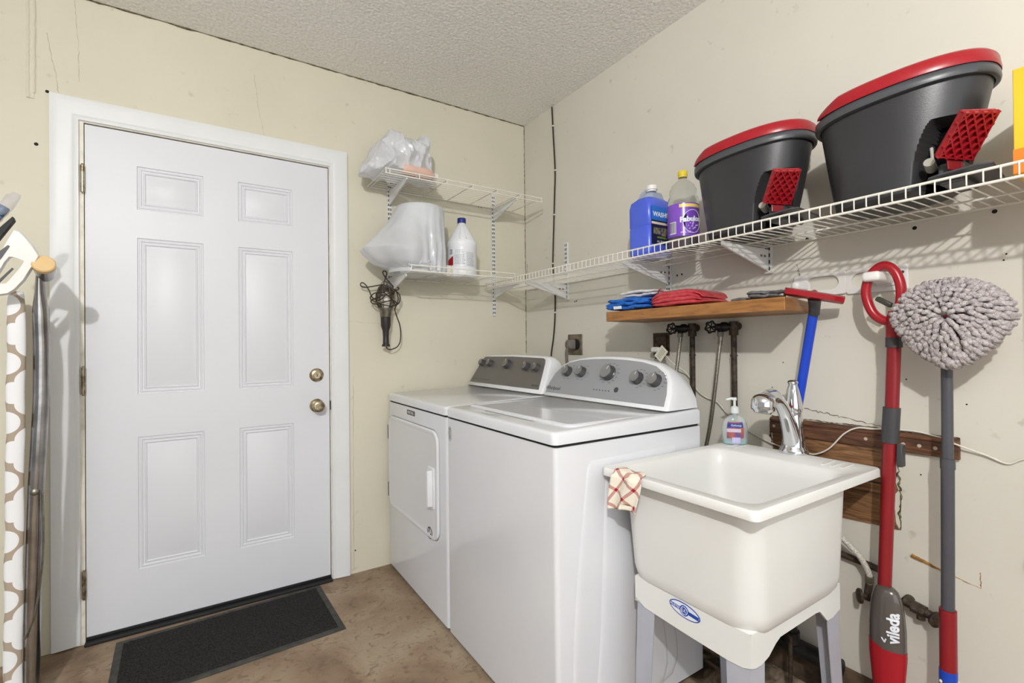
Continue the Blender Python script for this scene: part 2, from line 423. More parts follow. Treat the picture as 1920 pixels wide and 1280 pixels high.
for z in (1.821, 1.028, .235):
    b = MB(); hx = -2.1085
    for k in range(5):
        b.cyl((hx, -.0085, z - .053 + k*.0212), (hx, -.0085, z - .053 + k*.0212 + .0204), .0066, n=12)
    b.cyl((hx, -.0085, z - .058), (hx, -.0085, z + .058), .0035, n=8)
    b.box(hx, hx + .0045, -.0085, .012, z - .053, z + .053); b.box(hx - .0045, hx, -.0085, .012, z - .053, z + .053)
    b.build('hinge', M_nickel, door, kind='structure')
for nm, z in (('deadbolt', 1.014), ('door_knob', .865)):
    b = MB(); x = -1.249
    if nm == 'deadbolt':
        b.lathe((x, DY, z), [(.033, 0), (.033, .004), (.030, .009), (.024, .013), (.017, .014), (.017, .019), (.0155, .021)], axis=(0, -1, 0), n=28)
        o = b.build(nm, M_nickel, door, kind='structure', smooth=35)
        b = MB(); b.box(x - .0012, x + .0012, -.0178, -.0170, z - .006, z + .006); b.build('keyhole', M_dark, o, kind='structure')
    else:
        b.lathe((x, DY, z), [(.033, 0), (.033, .003), (.030, .008), (.022, .012), (.014, .016), (.013, .028), (.018, .033), (.0265, .040), (.0285, .050), (.026, .058), (.020, .062), (.015, .0625), (.014, .061)], axis=(0, -1, 0), n=28)
        o = b.build(nm, M_nickel, door, kind='structure', smooth=35)
        b = MB(); b.cyl((x, -.0565, z), (x, -.0585, z), .009, n=18); b.build('lock_face', M_nickel, o, kind='structure')
b = MB(); b.box(-1.1875, -1.1845, -.004, .004, .84, .885); b.build('latch_plate', mat('tarnished_bronze', (64, 50, 38), .5, .7), door, kind='structure')

# ------------------------------------------------------------------ doormat
a = Vector((-2.006, -.062, 0)); ux = Vector((.758, .030, 0)); uy = Vector((.030, -.4325, 0)); uy = Vector((ux.normalized().y, -ux.normalized().x, 0))*.435
def mp(u, v, z): return a + ux*u + uy*v + Vector((0, 0, z))
b = MB()
L_ = []
for ins, z in ((0, .0006), (0, .003), (.003, .0045), (.022, .0048)):
    iu, iv = ins/.758, ins/.435
    L_.append([mp(iu, iv, z), mp(1-iu, iv, z), mp(1-iu, 1-iv, z), mp(iu, 1-iv, z)])
b.loft(L_)
M_rub = mat('mat_rubber_edge', (66, 64, 60), .7, rgb2=(48, 47, 45), nscale=30)
dm = b.build('doormat', M_rub, smooth=0, label='black ribbed doormat with rubber border lying before the white door', cat='doormat')
b = MB(); nu, nv = 150, 86; iu, iv = .024/.758, .024/.435
vs = []; fs = []
for j in range(nv + 1):
    for i in range(nu + 1):
        u = iu + (1-2*iu)*i/nu; v = iv + (1-2*iv)*j/nv
        vs.append(mp(u, v, .0052 + (random.uniform(0, .004) if 0 < i < nu and 0 < j < nv else 0)))
for j in range(nv):
    for i in range(nu): q = j*(nu+1)+i; fs.append((q, q+1, q+nu+2, q+nu+1))
b.add(vs, fs)
b.build('carpet_pile', mat('black_carpet', (30, 30, 31), .95, rgb2=(52, 51, 50), nscale=160, spec=.1), dm, smooth=0)

# ------------------------------------------------------------------ appliances
FX, TX = -.90, -.25
M_gap = M_dark
def rr_yz(y0, y1, z0, z1, r, x, seg=6):
    return [Vector((x, p.x, p.y)) for p in rrect(y0, y1, z0, z1, r, 0, seg)]
def appliance(name, y0, y1, label, cat):
    t = thing(name, label, cat, ((FX+TX)/2, (y0+y1)/2, 0))
    b = MB()   # cabinet with softly rounded vertical edges
    b.loft([rrect(FX, TX, y0, y1, .014, .022), rrect(FX, TX, y0, y1, .014, .863)])
    b.build('cabinet', M_enamel, t, smooth=35)
    b = MB(); b.loft([rrect(FX+.006, TX-.006, y0+.006, y1-.006, .012, .850), rrect(FX+.006, TX-.006, y0+.006, y1-.006, .012, .8725)])
    b.build('shadow_gap', M_dark, t, smooth=35)
    for dx in (.05, TX-FX-.05):
        for yy in (y0+.05, y1-.05):
            b = MB(); b.cyl((FX+dx, yy, 0.0), (FX+dx, yy, .024), .02, n=14); b.build('levelling_foot', M_dkgrey, t)
    return t
def console(t, out, back_s, panel, pm, y0, y1, zb=.926):
    """arched console: outline out[(y,z)] on a backward leaning face, lofted back"""
    fx = lambda z: -.425 + (z - zb)*.50
    yc = (y0+y1)/2
    def ring(scale_y, dz, dx, hs=1.0):
        return [Vector((fx(zb + (z-zb)*hs) + dx, yc + (y-yc)*scale_y, zb + (z-zb)*hs + dz)) for y, z in out]
    b = MB()
    b.loft([ring(.984, 0, -.004, .965), ring(.995, 0, -.001, .99), ring(1, 0, .006), ring(1, 0, .03), ring(.998, 0, .065, .93)] +
           [[Vector((-.275 + (.0 if k == 0 else .01), yc + (y-yc)*.99, zb + (z-zb)*s_)) for y, z in out] for k, s_ in enumerate(back_s)])
    c = b.build('console', M_enamel2, t, smooth=50)
    n = Vector((-1, 0, .5)).normalized()
    b = MB()
    P = [Vector((fx(z), y, z)) + n*.0035 for y, z in panel]
    b.prism(P, n*.0022)
    pn = b.build('control_panel', pm, t, smooth=0)
    return n, fx, pn
def knob(t, y, z, r, fx, n, m1, m2, mk):
    c = Vector((fx(z), y, z)) + n*.0055
    b = MB(); b.lathe(c, [(r*1.05, 0), (r*1.05, .004), (r*.98, .006), (r*.96, .022), (r*.90, .0245)], axis=n, n=30)
    k = b.build('knob', m2, t, smooth=40)
    b = MB(); b.lathe(c + n*.0242, [(r*.88, 0), (r*.86, .0012), (r*.80, .0008)], axis=n, n=30); b.build('knob_face', m1, k, smooth=40)
    b = MB(); up = Vector((.5, 0, 1)).normalized(); ang = random.uniform(-.5, .5); d = up*cos(ang) + n.cross(up)*sin(ang)
    b.obox(c + n*.0256 + d*r*.55, d, n.cross(d), n, r*.25, .0012, .0006); b.build('pointer', mk, k, smooth=0)
M_pan1 = mat('silver_grey_panel', (158, 160, 163), .38, .25, rgb2=(152, 154, 158), nscale=2)
M_pan2 = mat('graphite_panel', (112, 108, 103), .36, .25, rgb2=(108, 104, 99), nscale=2)
M_kn = mat('silver_knob', (150, 150, 150), .3, .6)
M_knr = mat('dark_knob_ring', (78, 78, 80), .3, .3)
M_kn2 = mat('pewter_knob', (128, 124, 118), .3, .6)
M_mark = mat('grey_print', (92, 93, 96), .6)
M_mark2 = mat('pale_print', (205, 203, 198), .6)
M_ink = mat('dark_print', (58, 60, 66), .6)
def markings(t, y, z, r, fx, n, m, cnt, a0, a1, ln=.011):
    b = MB(); up = Vector((.5, 0, 1)).normalized(); rt = Vector((0, -1, 0))
    for i in range(cnt):
        a = radians(a0 + (a1-a0)*i/max(1, cnt-1)); d = rt*cos(a) + up*sin(a)
        c = Vector((fx(z), y, z)) + n*.0058 + d*(r + .012) + rt*(cos(a)*.006)
        b.obox(c, rt, up, n, ln*random.uniform(.35, .6), .0009, .0002)
    return b
# washer
wy0, wy1 = -1.437, -.742
wash = appliance('washing_machine', wy0, wy1, 'white top-loading washing machine with silver control panel, beside the tub', 'washing machine')
b = MB()   # top deck, a little higher at the back, rounded rim
def deck_loops(y0, y1, zf, zr):
    out = []
    for ins, dz in ((0, 0), (0, .026), (.002, .031), (.006, .0345), (.012, .036)):
        lp = rrect(FX - .004 + ins, TX + .002 - ins, y0 + ins, y1 - ins, .018, 0)
        for p in lp:
            k = (p.x - FX)/(TX - FX); p.z = .8715 + dz + (zr if dz > .02 else 0)*max(0, (k - .55)/.45)
        out.append(lp)
    return out
b.loft(deck_loops(wy0 - .001, wy1 + .001, 0, .016)); b.build('top_deck', M_enamel, wash, smooth=40)
b = MB()
lid = [(0, .0), (0, .004), (.004, .0075), (.016, .0085), (.022, .0078), (.030, .0052), (.036, .0048)]
b.loft([rrect(-.826 + i, -.392 - i, -1.408 + i, -.776 - i, .03 - min(i, .02), .9085 + h) for i, h in lid])
lo = b.build('lid', M_enamel, wash, smooth=40)
b = MB(); b.box(-.842, -.829, -1.25, -.93, .9078, .9088); b.build('lid_grip_recess', mat('grey_recess', (150, 150, 150), .5), lo, smooth=0)
# embossed side panel
b = MB(); ys = wy0
def side_loop(ins, dy):
    pts = [(-.80+ins, .17), (-.842+ins*.8, .12 + ins)] if False else []
    out = []
    L1 = [(-.835, .06), (-.845, .20), (-.838, .38), (-.815, .58), (-.795, .72), (-.785, .79), (-.770, .81), (-.74, .815), (-.42, .815), (-.40, .80), (-.395, .70), (-.41, .5), (-.42, .3), (-.42, .06)]
    cx, cz = -.61, .44
    for x, z in spline([(a_, 0, c_) for a_, c_ in L1], 4, True) and [(q.x, q.z) for q in spline([(a_, 0, c_) for a_, c_ in L1], 4, True)]:
        d = Vector((cx - x, cz - z)); d.normalize()
        out.append(Vector((x + d.x*ins, ys - dy, z + d.y*ins)))
    return out
b.loft([side_loop(0, -.001), side_loop(.008, .0018), side_loop(.018, .003), side_loop(.028, .0034)], cap0=False)
b.build('side_emboss', M_enamel, wash, smooth=60)
b = MB()   # second, narrower fold of the pressed side
for x0 in (-.735,):
    L2 = [(x0, .06), (x0-.01, .3), (x0+.005, .55), (x0+.02, .76), (x0+.04, .775), (-.46, .775), (-.455, .5), (-.465, .3), (-.465, .06)]
    S2 = [(q.x, q.z) for q in spline([(a_, 0, c_) for a_, c_ in L2], 4, True)]
    def sl(ins, dy):
        o = []
        for x, z in S2:
            d = Vector((-.6 - x, .42 - z)).normalized(); o.append(Vector((x + d.x*ins, ys - .0034 - dy, z + d.y*ins)))
        return o
    b.loft([sl(0, -.001), sl(.012, .002), sl(.028, .003)], cap0=False)
b.build('side_emboss', M_enamel, wash, smooth=60)
out = [(-.7505, .926), (-.755, .975), (-.770, 1.02), (-.800, 1.055), (-.845, 1.078), (-.92, 1.092), (-1.0, 1.099), (-1.0925, 1.101), (-1.185, 1.099), (-1.265, 1.092), (-1.34, 1.078), (-1.385, 1.055), (-1.415, 1.02), (-1.430, .975), (-1.4345, .926)]
pan = [(-.762, .938), (-.7665, .977), (-.782, 1.018), (-.809, 1.047), (-.850, 1.068), (-.92, 1.081), (-1.0, 1.087), (-1.0925, 1.089), (-1.185, 1.087), (-1.265, 1.081), (-1.333, 1.068), (-1.374, 1.047), (-1.40, 1.018), (-1.413, .977), (-1.417, .938)]
n, fx, pn = console(wash, out, (.80, .62), pan, M_pan1, wy0, wy1)
up = Vector((.5, 0, 1)).normalized()
for y, z, r in ((-.868, 1.030, .0225), (-.957, 1.031, .0225), (-1.115, 1.034, .0305), (-1.268, 1.022, .0235), (-1.352, 1.018, .0235)):
    knob(wash, y, z, r, fx, n, M_kn, M_knr, M_mark2)
    c = 14 if r > .03 else 6
    if y > -1.2: mk = markings(wash, y, z, r, fx, n, M_mark, c, -70, 250)
    else: mk = markings(wash, y, z, r, fx, n, M_mark, 9, -80, 110)
    mk.build('dial_print', M_mark, pn, smooth=0)
b = MB()
for i in range(6):
    y = -1.062 - i*.0165; c = Vector((fx(.968), y, .968)) + n*.0058; b.obox(c, (0, 1, 0), up, n, .0028, .0017, .0004)
b.build('indicator_window', M_dark, pn, smooth=0)
b = MB(); c = Vector((fx(.975), -1.181, .975)) + n*.0055; b.lathe(c, [(.0105, 0), (.0105, .002), (.009, .0032)], axis=n, n=24); b.build('start_button', M_knr, pn)
text('Whirlpool', .024, Vector((fx(.957), -.805, .957)) + n*.0057, (0, -1, 0), up, M_ink, 'brand_lettering', pn, .0003)
b = MB(); b.lathe((FX - .0002, -.7675, .804), [(.026, 0), (.026, .0004)], axis=(-1, 0, 0), n=28, sx=.55, sy=1.15, aref=(0, 1, 0))
M_stk = mat('grey_printed_sticker', (205, 207, 208), .4)
sk = b.build('energy_sticker', M_stk, wash)
b = MB()
for k in range(9): b.box(FX - .0012, FX - .0006, -.776 + random.uniform(0, .003), -.759 - random.uniform(0, .003), .784 + k*.005, .7862 + k*.005)
b.tube([(FX - .0008, -.7675 + .0137*cos(q*pi/12), .804 + .029*sin(q*pi/12)) for q in range(24)], .0005, 4, True)
b.build('sticker_print', M_mark, sk, smooth=0)
# dryer
dy0, dy1 = -.736, -.030
dry = appliance('tumble_dryer', dy0, dy1, 'white front-loading clothes dryer with dark grey panel, next to the white door', 'clothes dryer')
b = MB(); b.loft(deck_loops(dy0 - .001, dy1 + .001, 0, .016)); b.build('top_deck', M_enamel, dry, smooth=40)
b = MB()
yA, yB, zA, zB = -.662, -.046, .335, .795
def dl(ins, x):
    P = rrect(yA+ins, yB-ins, zA+ins, zB-ins, .055 - min(ins, .03), 0, 8); return [Vector((x, p.x, p.y)) for p in P]
b.loft([dl(-.004, FX + .0002), dl(-.004, FX - .0004)]); b.build('door_gap', M_pan1, dry, smooth=30)
b = MB(); b.loft([dl(.0, FX - .0004), dl(0, FX - .006), dl(.004, FX - .010), dl(.012, FX - .0105), dl(.018, FX - .0085), dl(.022, FX - .008)])
dd = b.build('door', M_enamel, dry, smooth=40)
b = MB(); b.loft([[Vector((x, p.x, p.y)) for p in rrect(-.632+i, -.560-i, .462+i, .640-i, .014, 0)] for i, x in ((0, FX-.008), (0, FX-.010), (.003, FX-.013), (.006, FX-.013))])
hd = b.build('handle', M_enamel2, dd, smooth=40)
b = MB(); b.loft([[Vector((x, p.x, p.y)) for p in rrect(-.618+i, -.596-i, .474+i, .628-i, .008, 0)] for i, x in ((0, FX-.012), (0, FX-.028), (.004, FX-.033))]); b.build('handle_grip', M_enamel2, hd, smooth=40)
for z in (.708, .412):
    b = MB(); b.box(FX-.011, FX-.002, -.0455, -.041, z-.036, z+.036); b.build('door_hinge', M_dkgrey, dry)
b = MB(); b.box(FX-.0025, FX, -.395, -.300, .828, .850); pl_ = b.build('badge', M_dkgrey, dry, bevel=.001)
text('MAYTAG', .019, (FX-.0025, -.3475, .839), (0, -1, 0), (0, 0, 1), M_mark2, 'brand_lettering', pl_, .0003, sx=1.0)
b = MB(); b.lathe((FX-.0083, -.578, .357), [(.027, 0), (.027, .0004)], axis=(-1, 0, 0), n=24); sk = b.build('round_sticker', mat('pale_sticker', (196, 197, 197), .4), dd)
b = MB()
b.tube([(FX-.009, -.578 + .0235*cos(q*pi/12), .357 + .0235*sin(q*pi/12)) for q in range(24)], .0015, 4, True)
text('7', .03, (FX-.0088, -.570, .365), (0, -1, 0), (0, 0, 1), M_ink, 'sticker_print', sk, .0004, .001)
text('&', .022, (FX-.0088, -.588, .347), (0, -1, 0), (0, 0, 1), M_ink, 'sticker_print', sk, .0004, .001)
b.build('sticker_ring', M_ink, sk)
out = [(-.018, .926), (-.024, .97), (-.040, 1.03), (-.058, 1.072), (-.078, 1.088), (-.11, 1.095), (-.38, 1.100), (-.655, 1.095), (-.690, 1.088), (-.710, 1.068), (-.722, 1.02), (-.733, .97), (-.7355, .926)]
pan = [(-.034, .942), (-.052, 1.0), (-.076, 1.064), (-.088, 1.079), (-.105, 1.084), (-.38, 1.088), (-.652, 1.084), (-.668, 1.078), (-.677, 1.062), (-.692, 1.0), (-.704, .942)]
n, fx, pn = console(dry, out, (.80, .62), pan, M_pan2, dy0, dy1)
for y, z, r in ((-.102, 1.046, .0195), (-.186, 1.047, .0195), (-.362, 1.047, .026), (-.545, 1.040, .021), (-.632, 1.038, .021)):
    knob(dry, y, z, r, fx, n, M_kn2, M_knr, M_mark2)
    markings(dry, y, z, r, fx, n, M_mark2, 12 if r > .025 else 5, -50, 230, .008).build('dial_print', M_ink, pn, smooth=0)
text('MAYTAG', .013, Vector((fx(.957), -.665, .957)) + n*.0057, (0, -1, 0), up, M_ink, 'brand_lettering', pn, .0003)
b = MB()
for k in range(9): b.obox(Vector((fx(.960), -.062 - k*.022, .960)) + n*.0058, (0, 1, 0), up, n, .008, .0012, .0003)
b.build('dial_print', M_ink, pn, smooth=0)

# ------------------------------------------------------------------ laundry tub
sink = thing('laundry_sink', 'white plastic laundry tub on grey legs standing beside the washing machine', 'laundry sink', (-.42, -1.675, 0))
RX0, RX1, RY0, RY1 = -.738, -.102, -1.914, -1.4455
OX0, OX1, OY0, OY1 = -.700, -.232, -1.882, -1.478
b = MB(); ZT = .793
L_ = []
def sl_(x0, x1, y0, y1, r, z): return rrect(x0, x1, y0, y1, r, z, 7)
# outside from the bottom of the tub up, over the rim and down into the bowl
L_.append(sl_(-.60, -.30, -1.81, -1.56, .05, .462))
L_.append(sl_(-.648, -.268, -1.846, -1.522, .06, .464))
L_.append(sl_(-.668, -.250, -1.863, -1.503, .065, .474))
L_.append(sl_(-.680, -.239, -1.874, -1.493, .065, .492))
L_.append(sl_(-.685, -.234, -1.879, -1.488, .062, .52))
L_.append(sl_(-.697, -.222, -1.884, -1.477, .055, .755))
L_.append(sl_(-.699, -.220, -1.886, -1.475, .055, .770))
L_.append(sl_(RX0+.001, RX1, RY0, RY1, .016, .770))
L_.append(sl_(RX0, RX1, RY0, RY1, .018, .773))
L_.append(sl_(RX0, RX1, RY0, RY1, .018, .789))
L_.append(sl_(RX0+.003, RX1-.003, RY0+.003, RY1-.003, .016, ZT))
L_.append(sl_(OX0-.004, OX1+.004, OY0-.004, OY1+.004, .045, ZT-.001))
L_.append(sl_(OX0+.002, OX1-.002, OY0+.002, OY1-.002, .045, ZT-.006))
L_.append(sl_(OX0+.010, OX1-.010, OY0+.008, OY1-.008, .05, ZT-.05))
L_.append(sl_(OX0+.034, OX1-.020, OY0+.024, OY1-.028, .055, .53))
L_.append(sl_(OX0+.06, OX1-.045, OY0+.05, OY1-.055, .05, .487))
L_.append(sl_(OX0+.16, OX1-.15, OY0+.14, OY1-.14, .03, .478))
b.loft(L_)
basin = b.build('basin', M_tub, sink, smooth=50)
for y in (-1.50, -1.525, -1.80, -1.825, -1.85):   # soap ledge ridges on the deck
    b = MB(); b.box(-.20, -.125, y-.004, y+.004, ZT-.001, ZT+.0018); b.build('soap_ridge', M_tub, basin, smooth=0, bevel=.001)
b = MB(); b.lathe((-.45, -1.675, .4785), [(.03, 0), (.032, .001), (.028, .002), (.012, .0005)], n=24); b.build('drain', M_chrome, basin)
# moulded skirt: front panel straight, side panels arched between the corner tabs
b = MB(); SX0, SX1, SY0, SY1 = -.674, -.240, -1.860, -1.514
def skirt_wall(p0, p1, lows):
    p0 = Vector(p0); p1 = Vector(p1); d = (p1 - p0); nrm = Vector((d.y, -d.x, 0)).normalized()*.006
    top = .486; A = []; Bk = []
    for t, z in lows:
        q = p0 + d*t
        A.append((q.x, q.y, z)); 
    n_ = len(A)
    vs = [Vector(a) for a in A] + [Vector((a[0], a[1], top)) for a in A] + [Vector(a) - nrm for a in A] + [Vector((a[0], a[1], top)) - nrm for a in A]
    fs = []
    for i in range(n_-1):
        fs += [(i, i+1, n_+i+1, n_+i), (2*n_+i+1, 2*n_+i, 3*n_+i, 3*n_+i+1), (i+1, i, 2*n_+i, 2*n_+i+1), (n_+i, n_+i+1, 3*n_+i+1, 3*n_+i)]
    pass
    b.add(vs, fs)
straight = [(0, .424), (.10, .408), (.5, .402), (.84, .399), (.94, .402), (1, .410)]
arch = [(0, .410), (.04, .405), (.10, .404), (.17, .412), (.24, .432), (.29, .441), (.69, .443), (.74, .440), (.83, .404), (.90, .403), (1, .414)]
skirt_wall((SX0, SY1, 0), (SX0, SY0, 0), straight)
skirt_wall((SX0, SY0, 0), (SX1, SY0, 0), arch)
skirt_wall((SX1, SY0, 0), (SX1, SY1, 0), arch)
skirt_wall((SX1, SY1, 0), (SX0, SY1, 0), arch)
b.loft([rrect(SX0, SX1, SY0, SY1, .006, .486), rrect(SX0+.008, SX1-.008, SY0+.008, SY1-.008, .02, .488), rrect(SX0+.014, SX1-.014, SY0+.014, SY1-.014, .03, .484)], cap0=False, cap1=False)
sk = b.build('skirt', M_tub, sink, smooth=0, weld=True)
# oval badge
M_blue = mat('badge_blue', (28, 70, 160), .35); M_badgew = mat('badge_white', (228, 232, 240), .4)
bc = Vector((SX0 - .0002, -1.682, .461)); lean = Vector((0, -1, -.08)).normalized(); bu = Vector((0, -.08, 1)).normalized()
def oval(a_, b_, off, n_=36):
    return [bc + Vector((-off, 0, 0)) + lean*a_*cos(2*pi*i/n_) + bu*b_*sin(2*pi*i/n_) for i in range(n_)]
b = MB(); b.loft([oval(.047, .019, 0), oval(.047, .019, .0008)]); bd = b.build('badge', M_blue, sk)
b = MB(); b.loft([oval(.044, .0165, .0008), oval(.044, .0165, .0011)])
M_bw = b.build('badge_field', M_badgew, bd)
b = MB()
b.obox(bc + Vector((-.0013, 0, 0)) + bu*0, lean, bu, (1, 0, 0), .043, .0045, .0003)
b.loft([[bc + Vector((-.0014, 0, 0)) + lean*.0135*cos(2*pi*i/24) + bu*.0135*sin(2*pi*i/24) for i in range(24)], [bc + Vector((-.0018, 0, 0)) + lean*.0135*cos(2*pi*i/24) + bu*.0135*sin(2*pi*i/24) for i in range(24)]])
b.build('badge_band', M_blue, bd)
b = MB(); b.tube([bc + Vector((-.0019, 0, 0)) + lean*.0098*cos(2*pi*i/20) + bu*.0098*sin(2*pi*i/20) for i in range(20)], .0009, 4, True); b.build('badge_ring', M_badgew, bd)
text('MUSTEE', .0085, bc + Vector((-.0017, 0, 0)) - lean*.0285, lean, bu, M_badgew, 'badge_lettering', bd, .0002)
text('UL', .012, bc + Vector((-.0020, 0, 0)), lean, bu, M_badgew, 'badge_lettering', bd, .0002)
M_leg = mat('grey_powder_coat', (172, 174, 184), .4)
for cx, cy, sx_, sy_ in ((SX0+.006, SY1-.006, 1, -1), (SX0+.006, SY0+.006, 1, 1), (SX1-.006, SY0+.006, -1, 1), (SX1-.006, SY1-.006, -1, -1)):
    b = MB(); t_ = .003; wd = .062
    def Lsec(z, dx, dy, wd):
        x = cx + dx; y = cy + dy
        return [Vector(p) for p in ((x, y, z), (x+sx_*wd, y, z), (x+sx_*wd, y+sy_*t_, z), (x+sx_*t_, y+sy_*t_, z), (x+sx_*t_, y+sy_*wd, z), (x, y+sy_*wd, z))]
    b.loft([Lsec(.001, -sx_*.02, -sy_*.004 if cy > -1.6 else -sy_*.012, .048), Lsec(.47, 0, 0, wd)])
    b.build('leg', M_leg, sink, smooth=0)
# faucet (screwed to the tub deck: a thing of its own, it can be lifted off)
fa = thing('faucet', 'chrome single-lever pull-out faucet standing on the deck of the laundry tub', 'faucet', (-.105, -1.676, ZT))
fy = -1.676; fxx = -.108
b = MB()
b.lathe((fxx, fy, ZT+.0005), [(.042, 0), (.043, .004), (.041, .012), (.036, .019), (.0335, .026), (.032, .05), (.030, .08), (.027, .11), (.0255, .126), (.0262, .130), (.0262, .135)], n=32)
b.build('faucet_body', M_chrome, fa, smooth=50)
b = MB()
b.lathe((fxx, fy, ZT+.1355), [(.0262, 0), (.0272, .004), (.0268, .02), (.0225, .045), (.018, .068), (.0135, .083), (.014, .088), (.0165, .091), (.015, .097), (.007, .101)], n=28)
lv = b.build('lever', M_chrome, fa, smooth=50)
b = MB(); b.ball((fxx-.0235, fy-.008, ZT+.152), .0045, n=8); b.build('temperature_dot', M_red, lv)
P_ = spline([(fxx-.002, fy, ZT+.02), (fxx-.014, fy, ZT+.06), (fxx-.034, fy, ZT+.105), (fxx-.060, fy, ZT+.145), (fxx-.092, fy, ZT+.175), (fxx-.125, fy, ZT+.193)], 5)
n_ = len(P_)
b = MB(); b.tube(P_, [.031 - .010*min(1, i/(n_*.5)) - .002*i/n_ for i in range(n_)], 20); b.build('spout', M_chrome, fa, smooth=60)
b = MB(); hp = Vector((fxx-.118, fy, ZT+.200)); ha = Vector((-.86, 0, -.42)).normalized(); hx_ = Vector((-.30, 0, -1)).normalized()
hc = Vector((fxx-.168, fy, ZT+.200))
b.lathe(hc, [(.004, -.0), (.018, -.001), (.030, -.010), (.0345, -.022), (.0335, -.046), (.031, -.050), (.026, -.052), (.024, -.058), (.0, -.058)], axis=Vector((.22, 0, 1)), n=28)
sp_ = b.build('spray_head', M_chrome, fa, smooth=50)
b = MB(); b.tube([Vector((fxx-.105, fy, ZT+.184)), Vector((fxx-.130, fy, ZT+.194)), Vector((fxx-.162, fy, ZT+.190))], [.021, .0225, .021], 18); b.build('spray_collar', M_chrome, sp_, smooth=60)

# towel over the tub rim
def check_mat():
    m = bpy.data.materials.new('red_check_cloth'); m.use_nodes = True
    N = m.node_tree.nodes; L = m.node_tree.links; bs = N['Principled BSDF']; bs.inputs['Roughness'].default_value = .95
    uv = N.new('ShaderNodeUVMap'); sp = N.new('ShaderNodeSeparateXYZ'); L.new(uv.outputs['UV'], sp.inputs[0])
    outs = []
    for ax in 'XY':
        m1 = N.new('ShaderNodeMath'); m1.operation = 'FRACT'; L.new(sp.outputs[ax], m1.inputs[0])
        m2 = N.new('ShaderNodeMath'); m2.operation = 'SUBTRACT'; m2.inputs[1].default_value = .5; L.new(m1.outputs[0], m2.inputs[0])
        m3 = N.new('ShaderNodeMath'); m3.operation = 'ABSOLUTE'; L.new(m2.outputs[0], m3.inputs[0])
        m4 = N.new('ShaderNodeMath'); m4.operation = 'LESS_THAN'; m4.inputs[1].default_value = .10; L.new(m3.outputs[0], m4.inputs[0]); outs.append(m4)
    s_ = N.new('ShaderNodeMath'); s_.operation = 'ADD'; L.new(outs[0].outputs[0], s_.inputs[0]); L.new(outs[1].outputs[0], s_.inputs[1])
    k = N.new('ShaderNodeMath'); k.operation = 'MULTIPLY'; k.inputs[1].default_value = .62; L.new(s_.outputs[0], k.inputs[0])
    mx = N.new('ShaderNodeMix'); mx.data_type = 'RGBA'; mx.inputs['A'].default_value = lin((232, 226, 210)); mx.inputs['B'].default_value = lin((160, 14, 34)); L.new(k.outputs[0], mx.inputs['Factor'])
    L.new(mx.outputs['Result'], bs.inputs['Base Color'])
    tc = N.new('ShaderNodeTexCoord'); n = N.new('ShaderNodeTexNoise'); n.inputs['Scale'].default_value = 500; L.new(tc.outputs['Object'], n.inputs['Vector'])
    bp = N.new('ShaderNodeBump'); bp.inputs['Strength'].default_value = .6; bp.inputs['Distance'].default_value = .002; L.new(n.outputs['Fac'], bp.inputs['Height']); L.new(bp.outputs['Normal'], bs.inputs['Normal'])
    return m
b = MB(); nu, nv = 26, 34; vs = []; uvs = []; fs = []
for j in range(nv+1):
    for i in range(nu+1):
        u = i/nu; v = j/nv; s_ = v*.148   # arc length from inside the bowl over the rim
        y = -1.500 - u*.092 - (.012*sin(v*5))*(1 if u > .5 else .4)
        if s_ < .030: x = -.708 - s_*.9; z = ZT + .0045 + .004*sin(u*9)*.5
        elif s_ < .044: k = (s_-.030)/.014; x = -.735 - .010*sin(k*pi/2); z = ZT + .0045 - .010*(1-cos(k*pi/2))
        else: d = s_ - .044; x = -.745 - .006*(1 + sin(u*10 + 1.0 + d*20)) - d*.04*(1-u); z = ZT - .0055 - d*(1 - .12*sin(u*3.1)); y += -d*.16*(u-.35)
        if s_ > .13: z += (u-.2)**2*.02
        vs.append((x, y, z)); uvs.append(((u*.098 + s_*.62)/.050, (u*.098*-.62 + s_)/.052))
for j in range(nv):
    for i in range(nu): q = j*(nu+1)+i; fs.append((q, q+1, q+nu+2, q+nu+1))
b.add(vs, fs)
cl = b.build('dish_cloth', check_mat(), smooth=180, solid=.0022, label='cream and red checked dish cloth draped over the tub rim', cat='cloth')
me = cl.data; uvl = me.uv_layers.new(name='UVMap')
for lp in me.loops: uvl.data[lp.index].uv = uvs[lp.vertex_index]

# soap dispenser
M_clear = mat('clear_plastic', (228, 238, 238), .08, alpha=.38)
M_teal = mat('teal_soap', (70, 160, 170), .15)
so = thing('soap_dispenser', 'clear hand soap bottle with white pump on the back corner of the tub', 'soap dispenser', (-.118, -1.487, ZT))
sc0 = Vector((-.135, -1.489, ZT+.001)); vd = Vector((CP.x - sc0.x, CP.y - sc0.y, 0)).normalized(); vr = Vector((-vd.y, vd.x, 0))
vd = Vector((-.72, -.69, 0)).normalized(); vr = Vector((vd.y, -vd.x, 0)) * -1
def soval(w_, d_, z, off=0, e=2.2, n_=32):
    o_ = []
    for i in range(n_):
        a_ = 2*pi*i/n_; cx_ = abs(cos(a_))**(2/e)*(1 if cos(a_) > 0 else -1); sx_ = abs(sin(a_))**(2/e)*(1 if sin(a_) > 0 else -1)
        o_.append(sc0 + vr*w_*cx_ + vd*(d_*sx_ + off) + Vector((0, 0, z)))
    return o_
bprof = [(.034, .014, .0), (.040, .020, .001), (.0415, .021, .010), (.0430, .022, .03), (.0430, .022, .055), (.039, .0205, .075), (.031, .018, .090), (.017, .0135, .100), (.011, .011, .103), (.011, .011, .108)]
b = MB(); b.loft([soval(*p) for p in bprof]); bo = b.build('bottle', M_clear, so, smooth=60)
b = MB(); b.loft([soval(.0385, .0185, .0015), soval(.0398, .0192, .014)]); b.build('soap_liquid', M_teal, bo, smooth=50)
